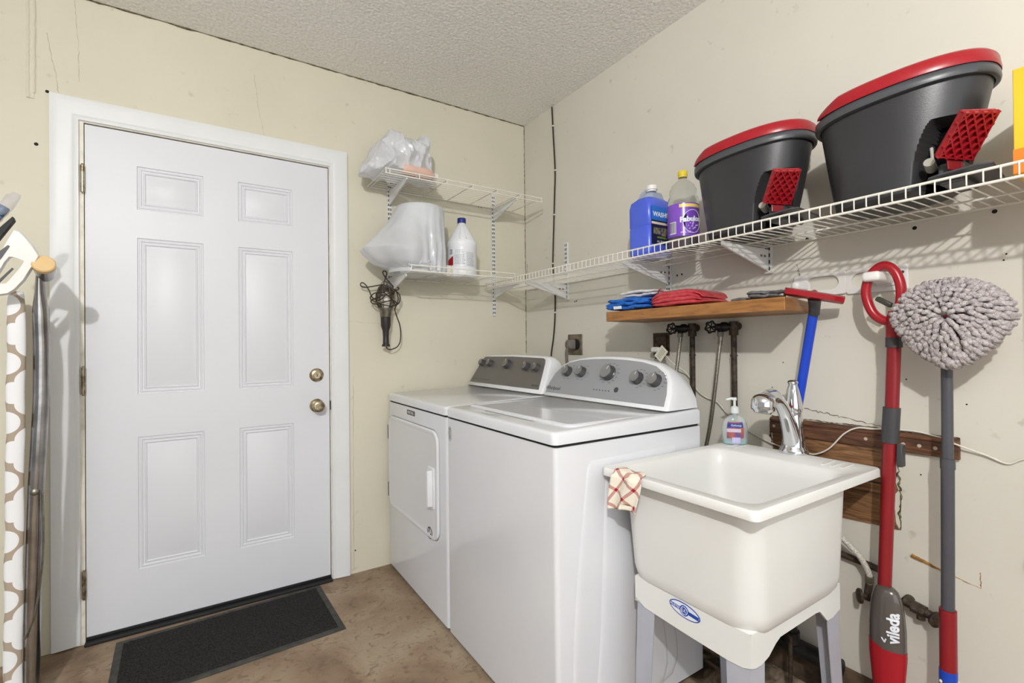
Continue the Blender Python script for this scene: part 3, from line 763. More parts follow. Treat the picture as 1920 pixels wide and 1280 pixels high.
def patch(wf, df, z0, z1, a0, a1, wz, off=.0007, nn=14, e=2.2):
    """label patch following the oval body; wz(z) -> (w, d)"""
    g = MB(); vs = []; fs = []; nz_ = 8
    for j in range(nz_+1):
        z = z0 + (z1-z0)*j/nz_; w_, d_ = wz(z)
        for i in range(nn+1):
            a_ = a0 + (a1-a0)*i/nn; cx_ = abs(cos(a_))**(2/e)*(1 if cos(a_) > 0 else -1); sx_ = abs(sin(a_))**(2/e)*(1 if sin(a_) > 0 else -1)
            vs.append(sc0 + vr*(w_+off)*cx_ + vd*(d_+off)*sx_ + Vector((0, 0, z)))
    for j in range(nz_):
        for i in range(nn): q = j*(nn+1)+i; fs.append((q, q+1, q+nn+2, q+nn+1))
    g.add(vs, fs); return g
def wz(z):
    for (w0, d0, z0_), (w1, d1, z1_) in zip(bprof, bprof[1:]):
        if z0_ <= z <= z1_: k = (z-z0_)/max(1e-6, z1_-z0_); return w0+(w1-w0)*k, d0+(d1-d0)*k
    return .03, .018
lb = patch(0, 0, .022, .080, 1.0, 2.3, wz).build('label', mat('purple_brown_label', (92, 78, 128), .4, rgb2=(176, 92, 66), nscale=38, fac=(.4, .6)), bo, smooth=60)
patch(0, 0, .060, .076, 1.05, 2.25, wz, .0012).build('label_band', mat('label_blue', (44, 58, 140), .4), lb, smooth=60)
patch(0, 0, .044, .056, 1.25, 2.3, wz, .0012).build('label_band', mat('label_pale', (205, 190, 205), .4), lb, smooth=60)
patch(0, 0, .006, .026, 1.3, 1.85, wz, .0013).build('barcode', mat('label_lilac', (196, 190, 232), .4), lb, smooth=60)
text('Gelsoap', .0105, sc0 + vd*.0235 + Vector((0, 0, .068)), Vector((0, 0, 1)).cross(vd), (0, 0, 1), M_badgew, 'label_lettering', lb, .0002)
b = MB(); M_pump = mat('white_pump', (226, 232, 232), .3)
b.lathe(sc0 + Vector((0, 0, .1085)), [(.0145, 0), (.0150, .012), (.0135, .020), (.0075, .024), (.0045, .026), (.0045, .044), (.007, .045), (.008, .052), (.0065, .055)], n=22)
pu = b.build('pump', M_pump, so, smooth=40)
b = MB(); b.tube([sc0 + Vector((0, 0, .1585)), sc0 - vr*.012 + Vector((0, 0, .1595)), sc0 - vr*.028 + Vector((0, 0, .155))], [.0055, .005, .0035], 10); b.build('nozzle', M_pump, pu)

# ------------------------------------------------------------------ plumbing on the right wall
M_iron = mat('rusty_iron_pipe', (86, 74, 60), .6, .4, rgb2=(48, 40, 34), nscale=60, bump=.5, bscale=150)
M_black_iron = mat('black_valve', (26, 24, 23), .45, .3)
M_braid = mat('braided_steel', (168, 162, 150), .3, .85, rgb2=(118, 112, 100), nscale=300, bump=.4, bscale=600)
def supply(y, zb, label, hy, hose):
    t = thing('water_pipe', label, 'water pipe', (-.035, y, zb), 'iron water pipes under the wooden shelf')
    b = MB(); b.cyl((-.032, y, zb), (-.032, y, 1.215), .0105, n=16); b.cyl((-.032, y, 1.18), (-.032, y, 1.232), .0165, n=16); b.cyl((-.032, y, 1.10), (-.032, y, 1.106), .0130, n=14)
    b.cyl((-.032, y, 1.214), (0, y, 1.214), .014, n=14)
    b.build('pipe', M_iron, t)
    b = MB(); b.cyl((-.032, y, 1.212), (-.07, y+.05, 1.212), .013, n=14); b.lathe((-.052, y+.026, 1.212), [(.0165, -.012), (.0185, -.004), (.0185, .006), (.0165, .012)], axis=Vector((-.038, .05, 0)), n=12)
    b.cyl((-.060, y+.038, 1.212), (-.064, y+.034, 1.190), .011, n=12)
    v = b.build('valve_body', M_black_iron, t)
    ax = Vector((-.95, -.12, .05)).normalized(); hc = Vector((-.082, y+.062, 1.212)); a1 = ax.orthogonal().normalized(); a2 = ax.cross(a1)
    b = MB(); b.cyl((-.060, y+.045, 1.212), hc + ax*.004, .004, n=8)
    b.tube([hc + (a1*cos(q*pi/24) + a2*sin(q*pi/24))*(.0205 + .0026*cos(6*q*pi/24)) for q in range(48)], .0034, 6, True)
    for q in range(6): b.cyl(hc, hc + (a1*cos(q*pi/3) + a2*sin(q*pi/3))*.018, .0022, n=6)
    b.ball(hc, .006, n=6); b.build('handwheel', M_black_iron, v)
    b = MB(); b.cyl((-.063, hy, 1.192), (-.064, hy, 1.176), .0125, n=6); b.build('hose_nut', M_steel, t, smooth=0)
    b = MB(); b.tube(spline([(-.063, hy, 1.176)] + hose, 8), .0068, 12); b.build('supply_hose', M_braid, t, smooth=60)
    b = MB(); b.cyl((-.0635, hy, 1.176), Vector((-.0635, hy, 1.176)).lerp(Vector(hose[0]), .25), .0082, n=14); b.build('hose_ferrule', M_steel, t)
supply(-1.243, .30, 'rusty left water pipe with black valve and short braided hose, behind the washer', -1.209, [(-.068, -1.202, 1.10), (-.085, -1.19, .95), (-.11, -1.185, .75)])
supply(-1.425, .25, 'rusty right water pipe with black valve above the soap dispenser', -1.391, [(-.068, -1.378, 1.05), (-.07, -1.350, .85), (-.075, -1.320, .70), (-.08, -1.30, .55)])

# outlets
M_plate = mat('tarnished_metal_plate', (134, 122, 104), .45, .4, rgb2=(104, 92, 74), nscale=30)
M_rustbox = mat('rusty_box', (92, 76, 58), .7, .2, rgb2=(56, 44, 34), nscale=50)
t = thing('wall_outlet', 'metal dryer outlet plate low on the right wall beside the cable', 'wall outlet', (-.003, -.474, 1.148))
b = MB(); b.loft([[Vector((x, p.x, p.y)) for p in rrect(-.532+i, -.416-i, 1.094+i, 1.206-i, .004, 0)] for x, i in ((-.0005, 0), (-.004, 0), (-.006, .002))]); pl_ = b.build('cover_plate', M_plate, t, smooth=30)
b = MB(); b.lathe((-.006, -.488, 1.150), [(.030, 0), (.030, .003), (.027, .004)], axis=(-1, 0, 0), n=24); b.build('receptacle', M_black, pl_)
b = MB()
for y, z in ((-.424, 1.195), (-.524, 1.195), (-.424, 1.104), (-.524, 1.104)): b.cyl((-.006, y, z), (-.0078, y, z), .0035, n=10)
b.build('screw', M_steel, pl_)
t = thing('dryer_plug', 'grey power plug with cord in the dryer outlet behind the machines', 'plug', (-.02, -.465, 1.14))
M_gplug = mat('grey_rubber', (112, 106, 100), .6)
b = MB(); b.loft([[Vector((x, p.x, p.y)) for p in rrect(-.487+i, -.438-i, 1.122+i, 1.178-i, .012, 0)] for x, i in ((-.0105, 0), (-.040, .002), (-.052, .010))]); b.build('plug_body', M_gplug, t, smooth=50)
b = MB(); b.tube(spline([(-.046, -.462, 1.13), (-.055, -.462, 1.10), (-.050, -.462, 1.0), (-.06, -.45, .80), (-.09, -.42, .6)], 6), .008, 12); b.build('cord', M_gplug, t)
t = thing('wall_outlet', 'rusty open outlet box on the right wall behind the washer console', 'wall outlet', (-.003, -1.062, 1.15))
b = MB(); b.box(-.004, -.0005, -1.104, -1.016, 1.098, 1.198); b.build('outlet_box', M_rustbox, t, smooth=0, bevel=.001)
b = MB(); b.box(-.012, -.004, -1.092, -1.030, 1.105, 1.185); b.build('receptacle', M_rustbox, t, bevel=.003)
t = thing('power_cord', 'thin pale cord with white plug and paper tag running across the right wall', 'power cord', (-.05, -1.08, 1.12))
b = MB(); b.loft([[Vector((x, p.x, p.y)) for p in rrect(-1.090+i, -1.046-i, 1.112+i, 1.136-i, .006, 0)] for x, i in ((-.0125, .004), (-.030, .002), (-.054, 0), (-.060, .005))])
b.build('plug', mat('white_plug', (228, 226, 218), .4), t, smooth=40)
b = MB(); b.loft([[Vector((x, p.x, p.y)) for p in rrect(-1.094+i, -1.058-i, 1.084+i, 1.110-i, .006, 0)] for x, i in ((-.0125, .003), (-.045, 0), (-.050, .004))])
b.build('adapter', M_gplug, t, smooth=40)
M_cord = mat('white_cord', (222, 218, 206), .5)
P_ = spline([(-.045, -1.09, 1.124), (-.060, -1.115, 1.115), (-.055, -1.16, 1.07), (-.02, -1.205, 1.025), (-.009, -1.248, .955), (-.009, -1.290, .930), (-.009, -1.335, .918), (-.009, -1.378, .878), (-.009, -1.44, .835), (-.010, -1.52, .80), (-.020, -1.60, .785),
            (-.020, -1.665, .781), (-.020, -1.70, .781), (-.0205, -1.742, .807), (-.021, -1.785, .860), (-.021, -1.821, .884), (-.021, -1.86, .887), (-.019, -1.90, .892), (-.008, -1.96, .893), (-.006, -2.011, .884), (-.022, -2.055, .872), (-.010, -2.107, .853), (-.006, -2.146, .838), (-.006, -2.175, .855), (-.006, -2.24, .88), (-.006, -2.40, .86)], 8)
b = MB(); b.tube(P_, .0024, 8); b.build('cord', M_cord, t, smooth=60)
b = MB(); c_ = Vector((-.082, -1.125, 1.108)); e1 = Vector((0, -.62, -.55)).normalized(); e2 = Vector((0, -.5, .62)).normalized(); e2 = (e2 - e1*e1.dot(e2)).normalized()
b.obox(c_, e1, e2, (1, 0, 0), .021, .030, .0006); tg = b.build('paper_tag', mat('paper_tag', (232, 230, 214), .7), t, smooth=0)
b = MB()
for k in range(7): b.obox(c_ + Vector((-.0009, 0, 0)) + e2*(.020 - k*.0066) , e1, e2, (1, 0, 0), .015*random.uniform(.7, 1), .0009, .0002)
b.build('tag_print', mat('olive_print', (130, 126, 66), .7), tg, smooth=0)

# black cable down the right wall, clipped
t = thing('cable', 'black cable running down the right wall from the ceiling corner', 'cable', (-.006, -.30, 1.6))
P_ = spline([(-.005, -.294, H-.004), (-.005, -.305, 2.35), (-.005, -.317, 2.155), (-.005, -.309, 2.0), (-.005, -.302, 1.88), (-.005, -.292, 1.72), (-.005, -.287, 1.604), (-.005, -.297, 1.50), (-.005, -.305, 1.42), (-.005, -.300, 1.293), (-.005, -.283, 1.18), (-.005, -.262, 1.09), (-.005, -.24, .9)], 6)
b = MB(); b.tube(P_, .0042, 8); b.build('cord', mat('black_brown_cable', (46, 38, 30), .5), t)
for z in (2.155, 1.905, 1.62, 1.325, 2.42):
    q = min(P_, key=lambda p: abs(p.z-z)); b = MB(); b.box(-.0105, -.0002, q.y-.008, q.y+.008, q.z-.004, q.z+.004); b.build('cable_clip', M_cord, t, bevel=.0015)

# exposed timber behind the tub
def wood_mat(name, c1, c2, c3, sc_=6.0, dirn=(1, 1, 14), rough=.6):
    m = bpy.data.materials.new(name); m.use_nodes = True
    N = m.node_tree.nodes; L = m.node_tree.links; bs = N['Principled BSDF']; bs.inputs['Roughness'].default_value = rough
    tc = N.new('ShaderNodeTexCoord'); mp_ = N.new('ShaderNodeMapping'); mp_.inputs['Scale'].default_value = dirn; L.new(tc.outputs['Object'], mp_.inputs['Vector'])
    n = N.new('ShaderNodeTexNoise'); n.inputs['Scale'].default_value = sc_; n.inputs['Detail'].default_value = 6; n.inputs['Distortion'].default_value = .8; L.new(mp_.outputs['Vector'], n.inputs['Vector'])
    r = N.new('ShaderNodeValToRGB'); e = r.color_ramp.elements; e[0].position = .3; e[0].color = lin(c1); e[1].position = .7; e[1].color = lin(c3); k = e.new(.5); k.color = lin(c2)
    L.new(n.outputs['Fac'], r.inputs['Fac']); L.new(r.outputs['Color'], bs.inputs['Base Color'])
    bp = N.new('ShaderNodeBump'); bp.inputs['Strength'].default_value = .3; bp.inputs['Distance'].default_value = .002; L.new(n.outputs['Fac'], bp.inputs['Height']); L.new(bp.outputs['Normal'], bs.inputs['Normal'])
    return m
M_wood1 = wood_mat('dark_stained_wood', (58, 36, 24), (92, 58, 38), (120, 80, 54), 5, (1, 2, 18))
M_wood2 = wood_mat('weathered_plank', (70, 46, 28), (124, 88, 56), (150, 112, 76), 5, (1, 2.2, 22))
M_wood3 = wood_mat('honey_oak', (122, 80, 40), (152, 104, 56), (166, 117, 66), 7, (1, 1.5, 12), .45)
t = thing('wall_rail', 'dark brown nailed wood rail fixed across the right wall behind the faucet', 'wooden rail', (-.008, -1.80, .83))
b = MB()
L_ = [[Vector((x, y, z)) for x, z in ((0, .830), (-.014, .830), (-.015, .836), (-.015, .866), (-.011, .868), (-.011, .871), (-.016, .873), (-.016, .879), (-.009, .884), (0, .886))] for y in (-1.547, -2.056)]
b.loft(L_); rl = b.build('rail', M_wood1, t, smooth=20)
for y in (-1.562, -1.842, -1.935, -1.972, -2.007, -2.041):
    b = MB(); b.lathe((-.0148, y, .853 + random.uniform(-.002, .002)), [(.0052, 0), (.0048, .0012), (.002, .0016)], axis=(-1, 0, 0), n=12)
    b.build('nail_head', mat('plaster_nail_heads', (190, 176, 158), .7), rl)
t = thing('wall_plank', 'rough brown plank with torn right edge showing in the wall below the rail', 'wooden plank', (-.004, -1.73, .58))
b = MB(); random.seed(5)
edge = [(-1.918 + (random.uniform(0, .012) if 0 < k < 14 else 0), .598 + (.827-.598)*k/14) for k in range(15)]
poly = [(-1.552, .575)] + [(-1.65, .585), (-1.80, .592)] + edge + [(-1.552, .829)]
b.prism([(0.0, y, z) for y, z in poly], (-.005, 0, 0)); pk = b.build('plank', M_wood2, t, smooth=0)
b = MB(); b.box(-.0065, -.004, -1.912, -1.56, .722, .7255); b.build('plank_seam', M_dark, pk, smooth=0)
b = MB()
P_, R_ = ragged([(0, -1.919, .60), (0, -1.921, .70), (0, -1.917, .78), (0, -1.922, .83)], .0035, .003, 9, 40); b.tube(P_, R_, 5)
P_, R_ = ragged([(0, -1.546, .79), (0, -1.542, .83), (0, -1.547, .885)], .004, .0035, 19, 24); b.tube(P_, R_, 5)
P_, R_ = ragged([(0, -1.547, .888), (0, -1.80, .889), (0, -2.056, .887)], .0022, .0012, 29, 70); b.tube(P_, R_, 5)
b.build('torn_plaster', M_crack, wall_right, smooth=0, **ST)

# lower stop valves and pipes
t = thing('stop_valve', 'corroded stop valve with braided hose low on the wall behind the red mop', 'stop valve', (-.03, -1.83, .37))
b = MB(); b.cyl((0, -1.875, .385), (-.045, -1.865, .385), .011, n=14); b.cyl((-.04, -1.88, .385), (-.04, -1.845, .383), .012, n=14); b.cyl((-.04, -1.85, .385), (-.04, -1.855, .425), .010, n=12); b.build('valve_body', M_iron, t)
b = MB(); b.lathe((-.042, -1.845, .382), [(.008, 0), (.008, .006), (.021, .010), (.022, .016), (.018, .020), (.006, .021)], axis=(-.6, .8, 0), n=20); b.build('handwheel', M_iron, t, smooth=50)
b = MB(); b.tube(spline([(-.04, -1.855, .425), (-.042, -1.855, .455), (-.05, -1.835, .50), (-.06, -1.81, .53), (-.08, -1.77, .58), (-.10, -1.72, .66)], 6), .0085, 12); b.build('supply_hose', mat('white_braided_hose', (205, 202, 192), .5, rgb2=(160, 156, 146), nscale=200), t)
b = MB(); b.cyl((-.0395, -1.855, .427), (-.0405, -1.856, .448), .0115, n=6); b.build('hose_nut', M_steel, t, smooth=0)
t = thing('stop_valve', 'corroded stop valve sticking out of the wall right of the red mop bottle', 'stop valve', (-.03, -1.97, .38))
b = MB(); b.cyl((-.028, -1.935, .405), (-.032, -2.0, .392), .012, n=14); b.cyl((-.030, -1.955, .401), (-.031, -1.985, .395), .017, n=8); b.cyl((0, -1.94, .404), (-.03, -1.94, .404), .013, n=12); b.cyl((-.031, -1.975, .395), (-.033, -1.975, .372), .010, n=12); b.build('valve_body', M_iron, t)
b = MB(); b.lathe((-.033, -1.999, .392), [(.007, 0), (.007, .006), (.021, .010), (.0225, .016), (.018, .020), (.006, .021)], axis=(-.5, -.85, -.1), n=20); b.build('handwheel', M_iron, t, smooth=50)
b = MB(); b.tube([(-.020, -1.60, .488), (-.020, -1.72, .482), (-.020, -1.83, .474), (-.020, -1.885, .467)], .010, 12); b.build('rusty_pipe', M_iron, label='short dark horizontal pipe on the wall behind the tub side', cat='pipe')
b = MB(); b.tube([(-.050, -1.0, .125), (-.050, -1.40, .128), (-.050, -1.78, .132)], .028, 18); b.build('drain_pipe', mat('black_abs', (30, 28, 27), .4), label='thick black drain pipe along the wall foot behind the tub', cat='pipe')
t = thing('drain_trap', 'black drain trap hanging under the laundry tub', 'drain', (-.45, -1.675, .22))
M_abs = MATS['black_abs']
b = MB(); b.tube(spline([(-.45, -1.675, .450), (-.45, -1.675, .33), (-.43, -1.672, .285), (-.38, -1.668, .275), (-.34, -1.664, .30), (-.32, -1.66, .335), (-.25, -1.655, .345), (-.12, -1.65, .335), (-.09, -1.648, .28), (-.088, -1.648, .17)], 6), .019, 16); b.build('trap_pipe', M_abs, t)
b = MB(); b.cyl((-.45, -1.675, .36), (-.45, -1.675, .39), .027, n=16); b.build('trap_nut', M_abs, t, smooth=30)
b = MB(); b.cyl((-.088, -1.648, .20), (-.088, -1.648, .163), .026, n=16); b.build('trap_nut', M_abs, t, smooth=30)
b = MB(); b.cyl((-.12, -1.66, .001), (-.118, -1.662, .20), .0065, n=10); b.build('floor_pipe', M_iron, label='thin dark upright pipe rising from the floor behind the tub', cat='pipe')

# ------------------------------------------------------------------ wire shelves
def wire(b, p, q, r, n=6): b.cyl(p, q, r, n=n)
# long shelf on the right wall: deck wires run from wall to front lip
SZ = 1.497; SXF = -.311; LT = 1.5155; ZF = 1.4885   # the deck sags a little toward the lip
shR = thing('wire_shelf', 'long white wire shelf along the right wall carrying the two mop buckets', 'wire shelf', (-.15, -1.33, SZ))
b = MB(); y0, y1 = -.030, -2.64
b.cyl((SXF, y0, LT), (SXF, y1, LT), .0034, n=8); b.cyl((SXF, y0, ZF-.003), (SXF, y1, ZF-.003), .0034, n=8)
b.build('lip_rail', M_shelf, shR)
b = MB(); b.cyl((-.010, y0, SZ-.0035), (-.010, y1, SZ-.0035), .003, n=8); b.build('back_rail', M_shelf, shR)
b = MB(); b.cyl((-.150, y0, SZ-.0080), (-.150, y1, SZ-.0080), .0026, n=8); b.build('middle_rail', M_shelf, shR)
b = MB(); y = y0 - .004
while y > y1:
    b.tube([(SXF-.0032, y, LT+.002), (SXF-.0032, y, ZF+.002), (SXF+.001, y, ZF), (-.150, y, SZ-.0035), (-.006, y, SZ)], .0017, 5); y -= .0268
o = b.build('deck_wires', M_shelf, shR); o['kind'] = 'stuff'
# two short shelves on the door wall: deck wires run lengthwise, cross rods every 15 cm
def shelf2(zd, x0, x1, yf, label, up):
    t = thing('wire_shelf', label, 'wire shelf', ((x0+x1)/2, yf/2, zd))
    b = MB(); k = 0; nW = 11
    for k in range(nW):
        y = -.012 + (yf+.012)*k/(nW-1)
        if k in (0, nW-1): continue
        b.cyl((x0, y, zd), (x1, y, zd), .0013, n=5)
    b.build('deck_wires', M_shelf, t)
    b = MB(); b.cyl((x0-.003, yf, zd-.002), (x1+.003, yf, zd-.002), .0031, n=8); b.cyl((x0-.003, yf, zd+up), (x1+.003, yf, zd+up), .0031, n=8); b.build('front_rail', M_shelf, t)
    b = MB(); b.cyl((x0, -.012, zd-.003), (x1, -.012, zd-.003), .003, n=8); b.build('back_rail', M_shelf, t)
    x = x1 - .001; b = MB()
    while x > x0 - .02:
        xx = max(x, x0)
        b.tube([(xx, -.008, zd-.0035), (xx, yf+.003, zd-.0035), (xx, yf-.002, zd), (xx, yf-.002, zd+up)], .0024, 6); x -= .146
    if xx > x0 + .01: b.tube([(x0, -.008, zd-.0035), (x0, yf+.003, zd-.0035), (x0, yf-.002, zd), (x0, yf-.002, zd+up)], .0024, 6)
    b.build('cross_rods', M_shelf, t)
    return t
shU = shelf2(1.980, -1.000, -.105, -.318, 'upper white wire shelf on the door wall holding a plastic bag', -.024)
shL = shelf2(1.512, -.885, -.300, -.330, 'lower white wire shelf on the door wall below the bag shelf', .024)
# slotted standards with brackets
def standard(name, label, wall, pos, z0, z1, brackets):
    t = thing('shelf_standard', label, 'shelf standard', ((pos, 0, z0) if wall == 'back' else (0, pos, z0)))
    def T(u, d, z): return (pos+u, -d, z) if wall == 'back' else (-d, pos+u, z)
    def bx(b, u0, u1, d0, d1, za, zb):
        p = T(u0, d0, za); q = T(u1, d1, zb); b.box(p[0], q[0], p[1], q[1], za, zb)
    b = MB(); bx(b, -.012, .012, .0003, .002, z0, z1); bx(b, -.012, -.010, .002, .010, z0, z1); bx(b, .010, .012, .002, .010, z0, z1)
    bx(b, -.012, -.0035, .0095, .011, z0, z1); bx(b, .0035, .012, .0095, .011, z0, z1)
    z = z0
    while z < z1 - .01: bx(b, -.0035, .0035, .0095, .0108, z, min(z+.011, z1)); z += .024
    tr = b.build('slotted_track', M_shelfm, t, smooth=0)
    b = MB(); z = z0 + .011
    while z < z1 - .016: bx(b, -.0085, -.0045, .0108, .0113, z, z+.013); bx(b, .0045, .0085, .0108, .0113, z, z+.013); z += .024
    b.build('track_slots', M_dark, tr, smooth=0)
    for zt_, ln, drop, lean in brackets:
        b = MB()
        pts = [(.0115, zt_), (ln, zt_), (ln, zt_-.012), (.06, zt_-drop*.85), (.0115, zt_-drop)]
        P = [Vector(T(-.0035 + lean*d, d, z)) for d, z in pts]; ext = Vector(T(.007, 0, 0)) - Vector(T(0, 0, 0))
        b.prism(P, ext); br = b.build('shelf_bracket', M_shelfm, t, smooth=0, bevel=.001)
        b = MB()
        for d0 in (.030, .052):
            P = [Vector(T(-.0045 + lean*d, d, z)) for d, z in ((d0, zt_-.022), (d0+.012, zt_-.022), (d0+.012, zt_-.029), (d0, zt_-.029))]
            b.prism(P, ext*1.28)
        if wall != 'back': b.build('bracket_slots', mat('beige_slot', (120, 104, 84), .7), br, smooth=0)
    return t
standard('a', 'white slotted standard on the door wall near the room corner', 'back', -.240, 1.328, 2.071, [(1.9735, .27, .075, 0), (1.5055, .28, .075, 0)])
standard('b', 'white slotted standard on the door wall behind the bagged bucket', 'back', -.880, 1.475, 2.045, [(1.9735, .27, .075, 0), (1.5055, .25, .075, 0)])
standard('c', 'white slotted standard on the right wall beside the black cable', 'right', -.412, 1.400, 1.722, [(1.4840, .285, .078, 0)])
standard('d', 'white slotted standard on the right wall under the blue jug', 'right', -1.108, 1.345, 1.546, [(1.4840, .285, .078, 0)])
standard('e', 'white slotted standard on the right wall above the middle of the wooden shelf', 'right', -1.546, 1.398, 1.515, [(1.4840, .285, .078, 0)])
standard('f', 'white slotted standard on the right wall outside the picture near the yellow box', 'right', -2.42, 1.398, 1.515, [(1.4840, .285, .078, 0)])

# ------------------------------------------------------------------ mop buckets
M_bk = mat('black_bucket_plastic', (52, 52, 54), .36, rgb2=(46, 46, 48), nscale=4, bump=.08, bscale=300)
M_bk2 = mat('charcoal_rim_plastic', (74, 76, 80), .33)
def bucket():
    t = thing('mop_bucket', '', 'mop bucket', (-.175, -1.60, SZ+.002), 'black mop buckets with red lids on the wire shelf')
    cx, cy = -.172, -1.602; N_ = 320; ex = 2.35
    def sup(a, bb, z, shift=0.0, taper=.10):
        o = []
        for i in range(N_):
            th = 2*pi*i/N_; c, s = cos(th), sin(th)
            X = -bb*(1 if c > 0 else -1)*abs(c)**(2/ex); Y = -a*(1 if s > 0 else -1)*abs(s)**(2/ex)
            X *= 1 + taper*Y/a   # slightly narrower toward the pedal end
            o.append(Vector((cx + X, cy + shift + Y, z)))
        return o
    zb = SZ + .0025; zr = 1.747
    b = MB(); loops = []; EV = []
    K = 110
    for k in range(K+1):
        f_ = k/K; z = zb + (zr - zb)*f_
        a = .131 + .047*f_ ** .9; bb = .094 + .022*f_**.9
        if k < 4: a -= .0025*(4-k)**1.1; bb -= .0025*(4-k)**1.1
        lp = sup(a, bb, z, .022*(1-f_)); ev = [0.0]*N_
        # foot-pedal niche: an arched hollow in the right front of the wall
        for i, p in enumerate(lp):
            th = math.degrees(2*pi*i/N_)
            zt_ = zb + .160
            # arch boundary in (angle, height)
            a0, a1 = 24, 84
            if a0 - 3 < th < a1:
                u = (th - a0)/9.0
                hgt = zt_ - (max(0, 1-u)**2.2)*.045
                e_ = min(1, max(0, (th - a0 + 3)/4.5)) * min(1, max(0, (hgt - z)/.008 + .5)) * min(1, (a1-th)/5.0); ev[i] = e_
                e_ = e_*e_*(3-2*e_)
                p.x = p.x + (cx - p.x)*.80*e_; p.y = p.y + (cy - .09 - p.y)*.35*e_
        loops.append(lp); EV.append(ev)
    b.loft(loops, cap1=False)
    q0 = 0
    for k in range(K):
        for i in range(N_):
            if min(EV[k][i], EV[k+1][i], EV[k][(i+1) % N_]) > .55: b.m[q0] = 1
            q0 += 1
    # inner lining
    b.loft([sup(.177, .113, zr), sup(.170, .106, zr-.01), sup(.165, .102, zr-.03)], cap0=False)
    body = b.build('bucket_body', [M_bk, mat('niche_shade_black', (6, 6, 7), .85, spec=.1)], t, smooth=35)  # second slot: niche faces near-black, shade of the hollow painted in
    b = MB()
    b.loft([sup(.1795, .1155, zr-.004), sup(.186, .124, zr-.0045), sup(.1885, .1285, zr-.003), sup(.1905, .130, zr+.004), sup(.1895, .129, zr+.018), sup(.186, .126, zr+.021), sup(.178, .117, zr+.0215), sup(.177, .116, zr-.002)], cap0=False, cap1=False)
    b.build('rim', M_bk2, t, smooth=50)
    # red lid ring, stops short of the far-left tip
    b = MB(); Ls = []
    n0, n1 = -52, 232
    segs = [math.radians(n0 + (n1-n0)*i/110) for i in range(111)]
    def pt(th, a, bb, z):
        c, s = cos(th), sin(th)
        X = -bb*(1 if c > 0 else -1)*abs(c)**(2/ex); Y = -a*(1 if s > 0 else -1)*abs(s)**(2/ex); X *= 1 + .10*Y/a
        return Vector((cx + X, cy + Y, z))
    cross = [(.187, .1275, .0215), (.191, .1325, .019), (.192, .1335, .024), (.190, .1315, .047), (.184, .126, .054), (.174, .114, .056), (.166, .106, .050), (.166, .106, .026), (.180, .121, .0215)]
    for q, th in enumerate(segs):
        e_ = min(1, min(q, len(segs)-1-q)/14 + .30)
        Ls.append([pt(th, a, bb, zr + .0215 + (dz-.0215)*e_) for a, bb, dz in cross])
    b.loft(Ls)
    lid = b.build('red_lid_ring', M_red, t, smooth=50)
    b = MB(); b.loft([sup(.176, .114, zr+.020), sup(.168, .106, zr+.028), sup(.12, .07, zr+.032)]); b.build('wringer_cover', M_bk2, lid, smooth=50)
    # pedal: ribbed red plate leaning out of the niche
    p1, p2, p3, p4 = Vector((-.356, -1.763, 1.623)), Vector((-.295, -1.806, 1.621)), Vector((-.229, -1.738, 1.548)), Vector((-.319, -1.706, 1.557))
    p3 = Vector((-.240, -1.745, 1.548)); p4 = Vector((-.310, -1.702, 1.556))
    nrm = (p2-p1).cross(p4-p1).normalized()
    if nrm.x > 0: nrm = -nrm
    b = MB()
    b.loft([[p1, p2, p3, p4], [p - nrm*.010 for p in (p1, p2, p3, p4)]])
    pd = b.build('foot_pedal', M_red, t, smooth=0, bevel=.003)
    b = MB()
    def q_(u, v): return p1.lerp(p2, u).lerp(p4.lerp(p3, u), v) + nrm*.003
    def bar(u0, v0, u1, v1):
        A = q_(u0, v0); B = q_(u1, v1); d = (B-A)
        b.obox((A+B)/2, d, nrm.cross(d), nrm, d.length/2, .0016, .0045)
    for a_ in ((0.03, .03, .97, .03), (.97, .03, .97, .97), (.97, .97, .03, .97), (.03, .97, .03, .03)): bar(*a_)
    for k in range(-3, 5):
        c0 = k*.25
        u0, v0 = max(0, c0), max(0, -c0); L1 = min(1-u0, 1-v0)
        if L1 > .1: bar(u0, v0, u0+L1, v0+L1)
    for k in range(1, 8):
        c0 = k*.25; u0 = min(1, c0); v0 = c0-u0; L1 = min(u0, 1-v0)
        if L1 > .1: bar(u0, v0, u0-L1, v0+L1)
    b.build('pedal_ribs', M_red, pd, smooth=0)
    b = MB(); b.obox((-.262, -1.722, 1.540), (p3-p4), (1, .3, .3), (0, 0, 1), .020, .012, .014); b.build('pedal_hinge', mat('dark_red_plastic', (120, 18, 26), .35), pd, smooth=0, bevel=.004)
    b = MB(); b.cyl((-.245, -1.676, 1.550), (-.275, -1.680, 1.560), .011, n=14); b.cyl((-.25, -1.68, 1.55), (-.25, -1.68, 1.60), .0035, n=8); b.build('drive_gear', mat('grey_white_gear', (168, 164, 154), .5), t)
    # base foot that carries the pedal
    b = MB(); zf = SZ + .0025
    b.loft([[Vector((x, y, z)) for x, y in ((-.12, -1.70), (-.250, -1.665), (-.286, -1.678), (-.294, -1.70), (-.294, -1.768), (-.280, -1.788), (-.12, -1.775))] for z in (LT+.0005, LT+.006)])
    b.build('pedal_foot', M_bk2, t, smooth=0, bevel=.003)
    b = MB(); b.box(-.262, -.14, -1.735, -1.690, zf+.002, LT+.036); b.build('pedal_housing', M_bk2, t, smooth=0, bevel=.006)
    return t
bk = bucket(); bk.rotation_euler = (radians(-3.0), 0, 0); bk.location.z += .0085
bk['label'] = 'black mop bucket with red lid, nearer the purple bottle on the long shelf'
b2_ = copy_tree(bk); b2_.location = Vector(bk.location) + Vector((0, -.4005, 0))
b2_['label'] = 'black mop bucket with red lid, next to the yellow box at the picture edge'

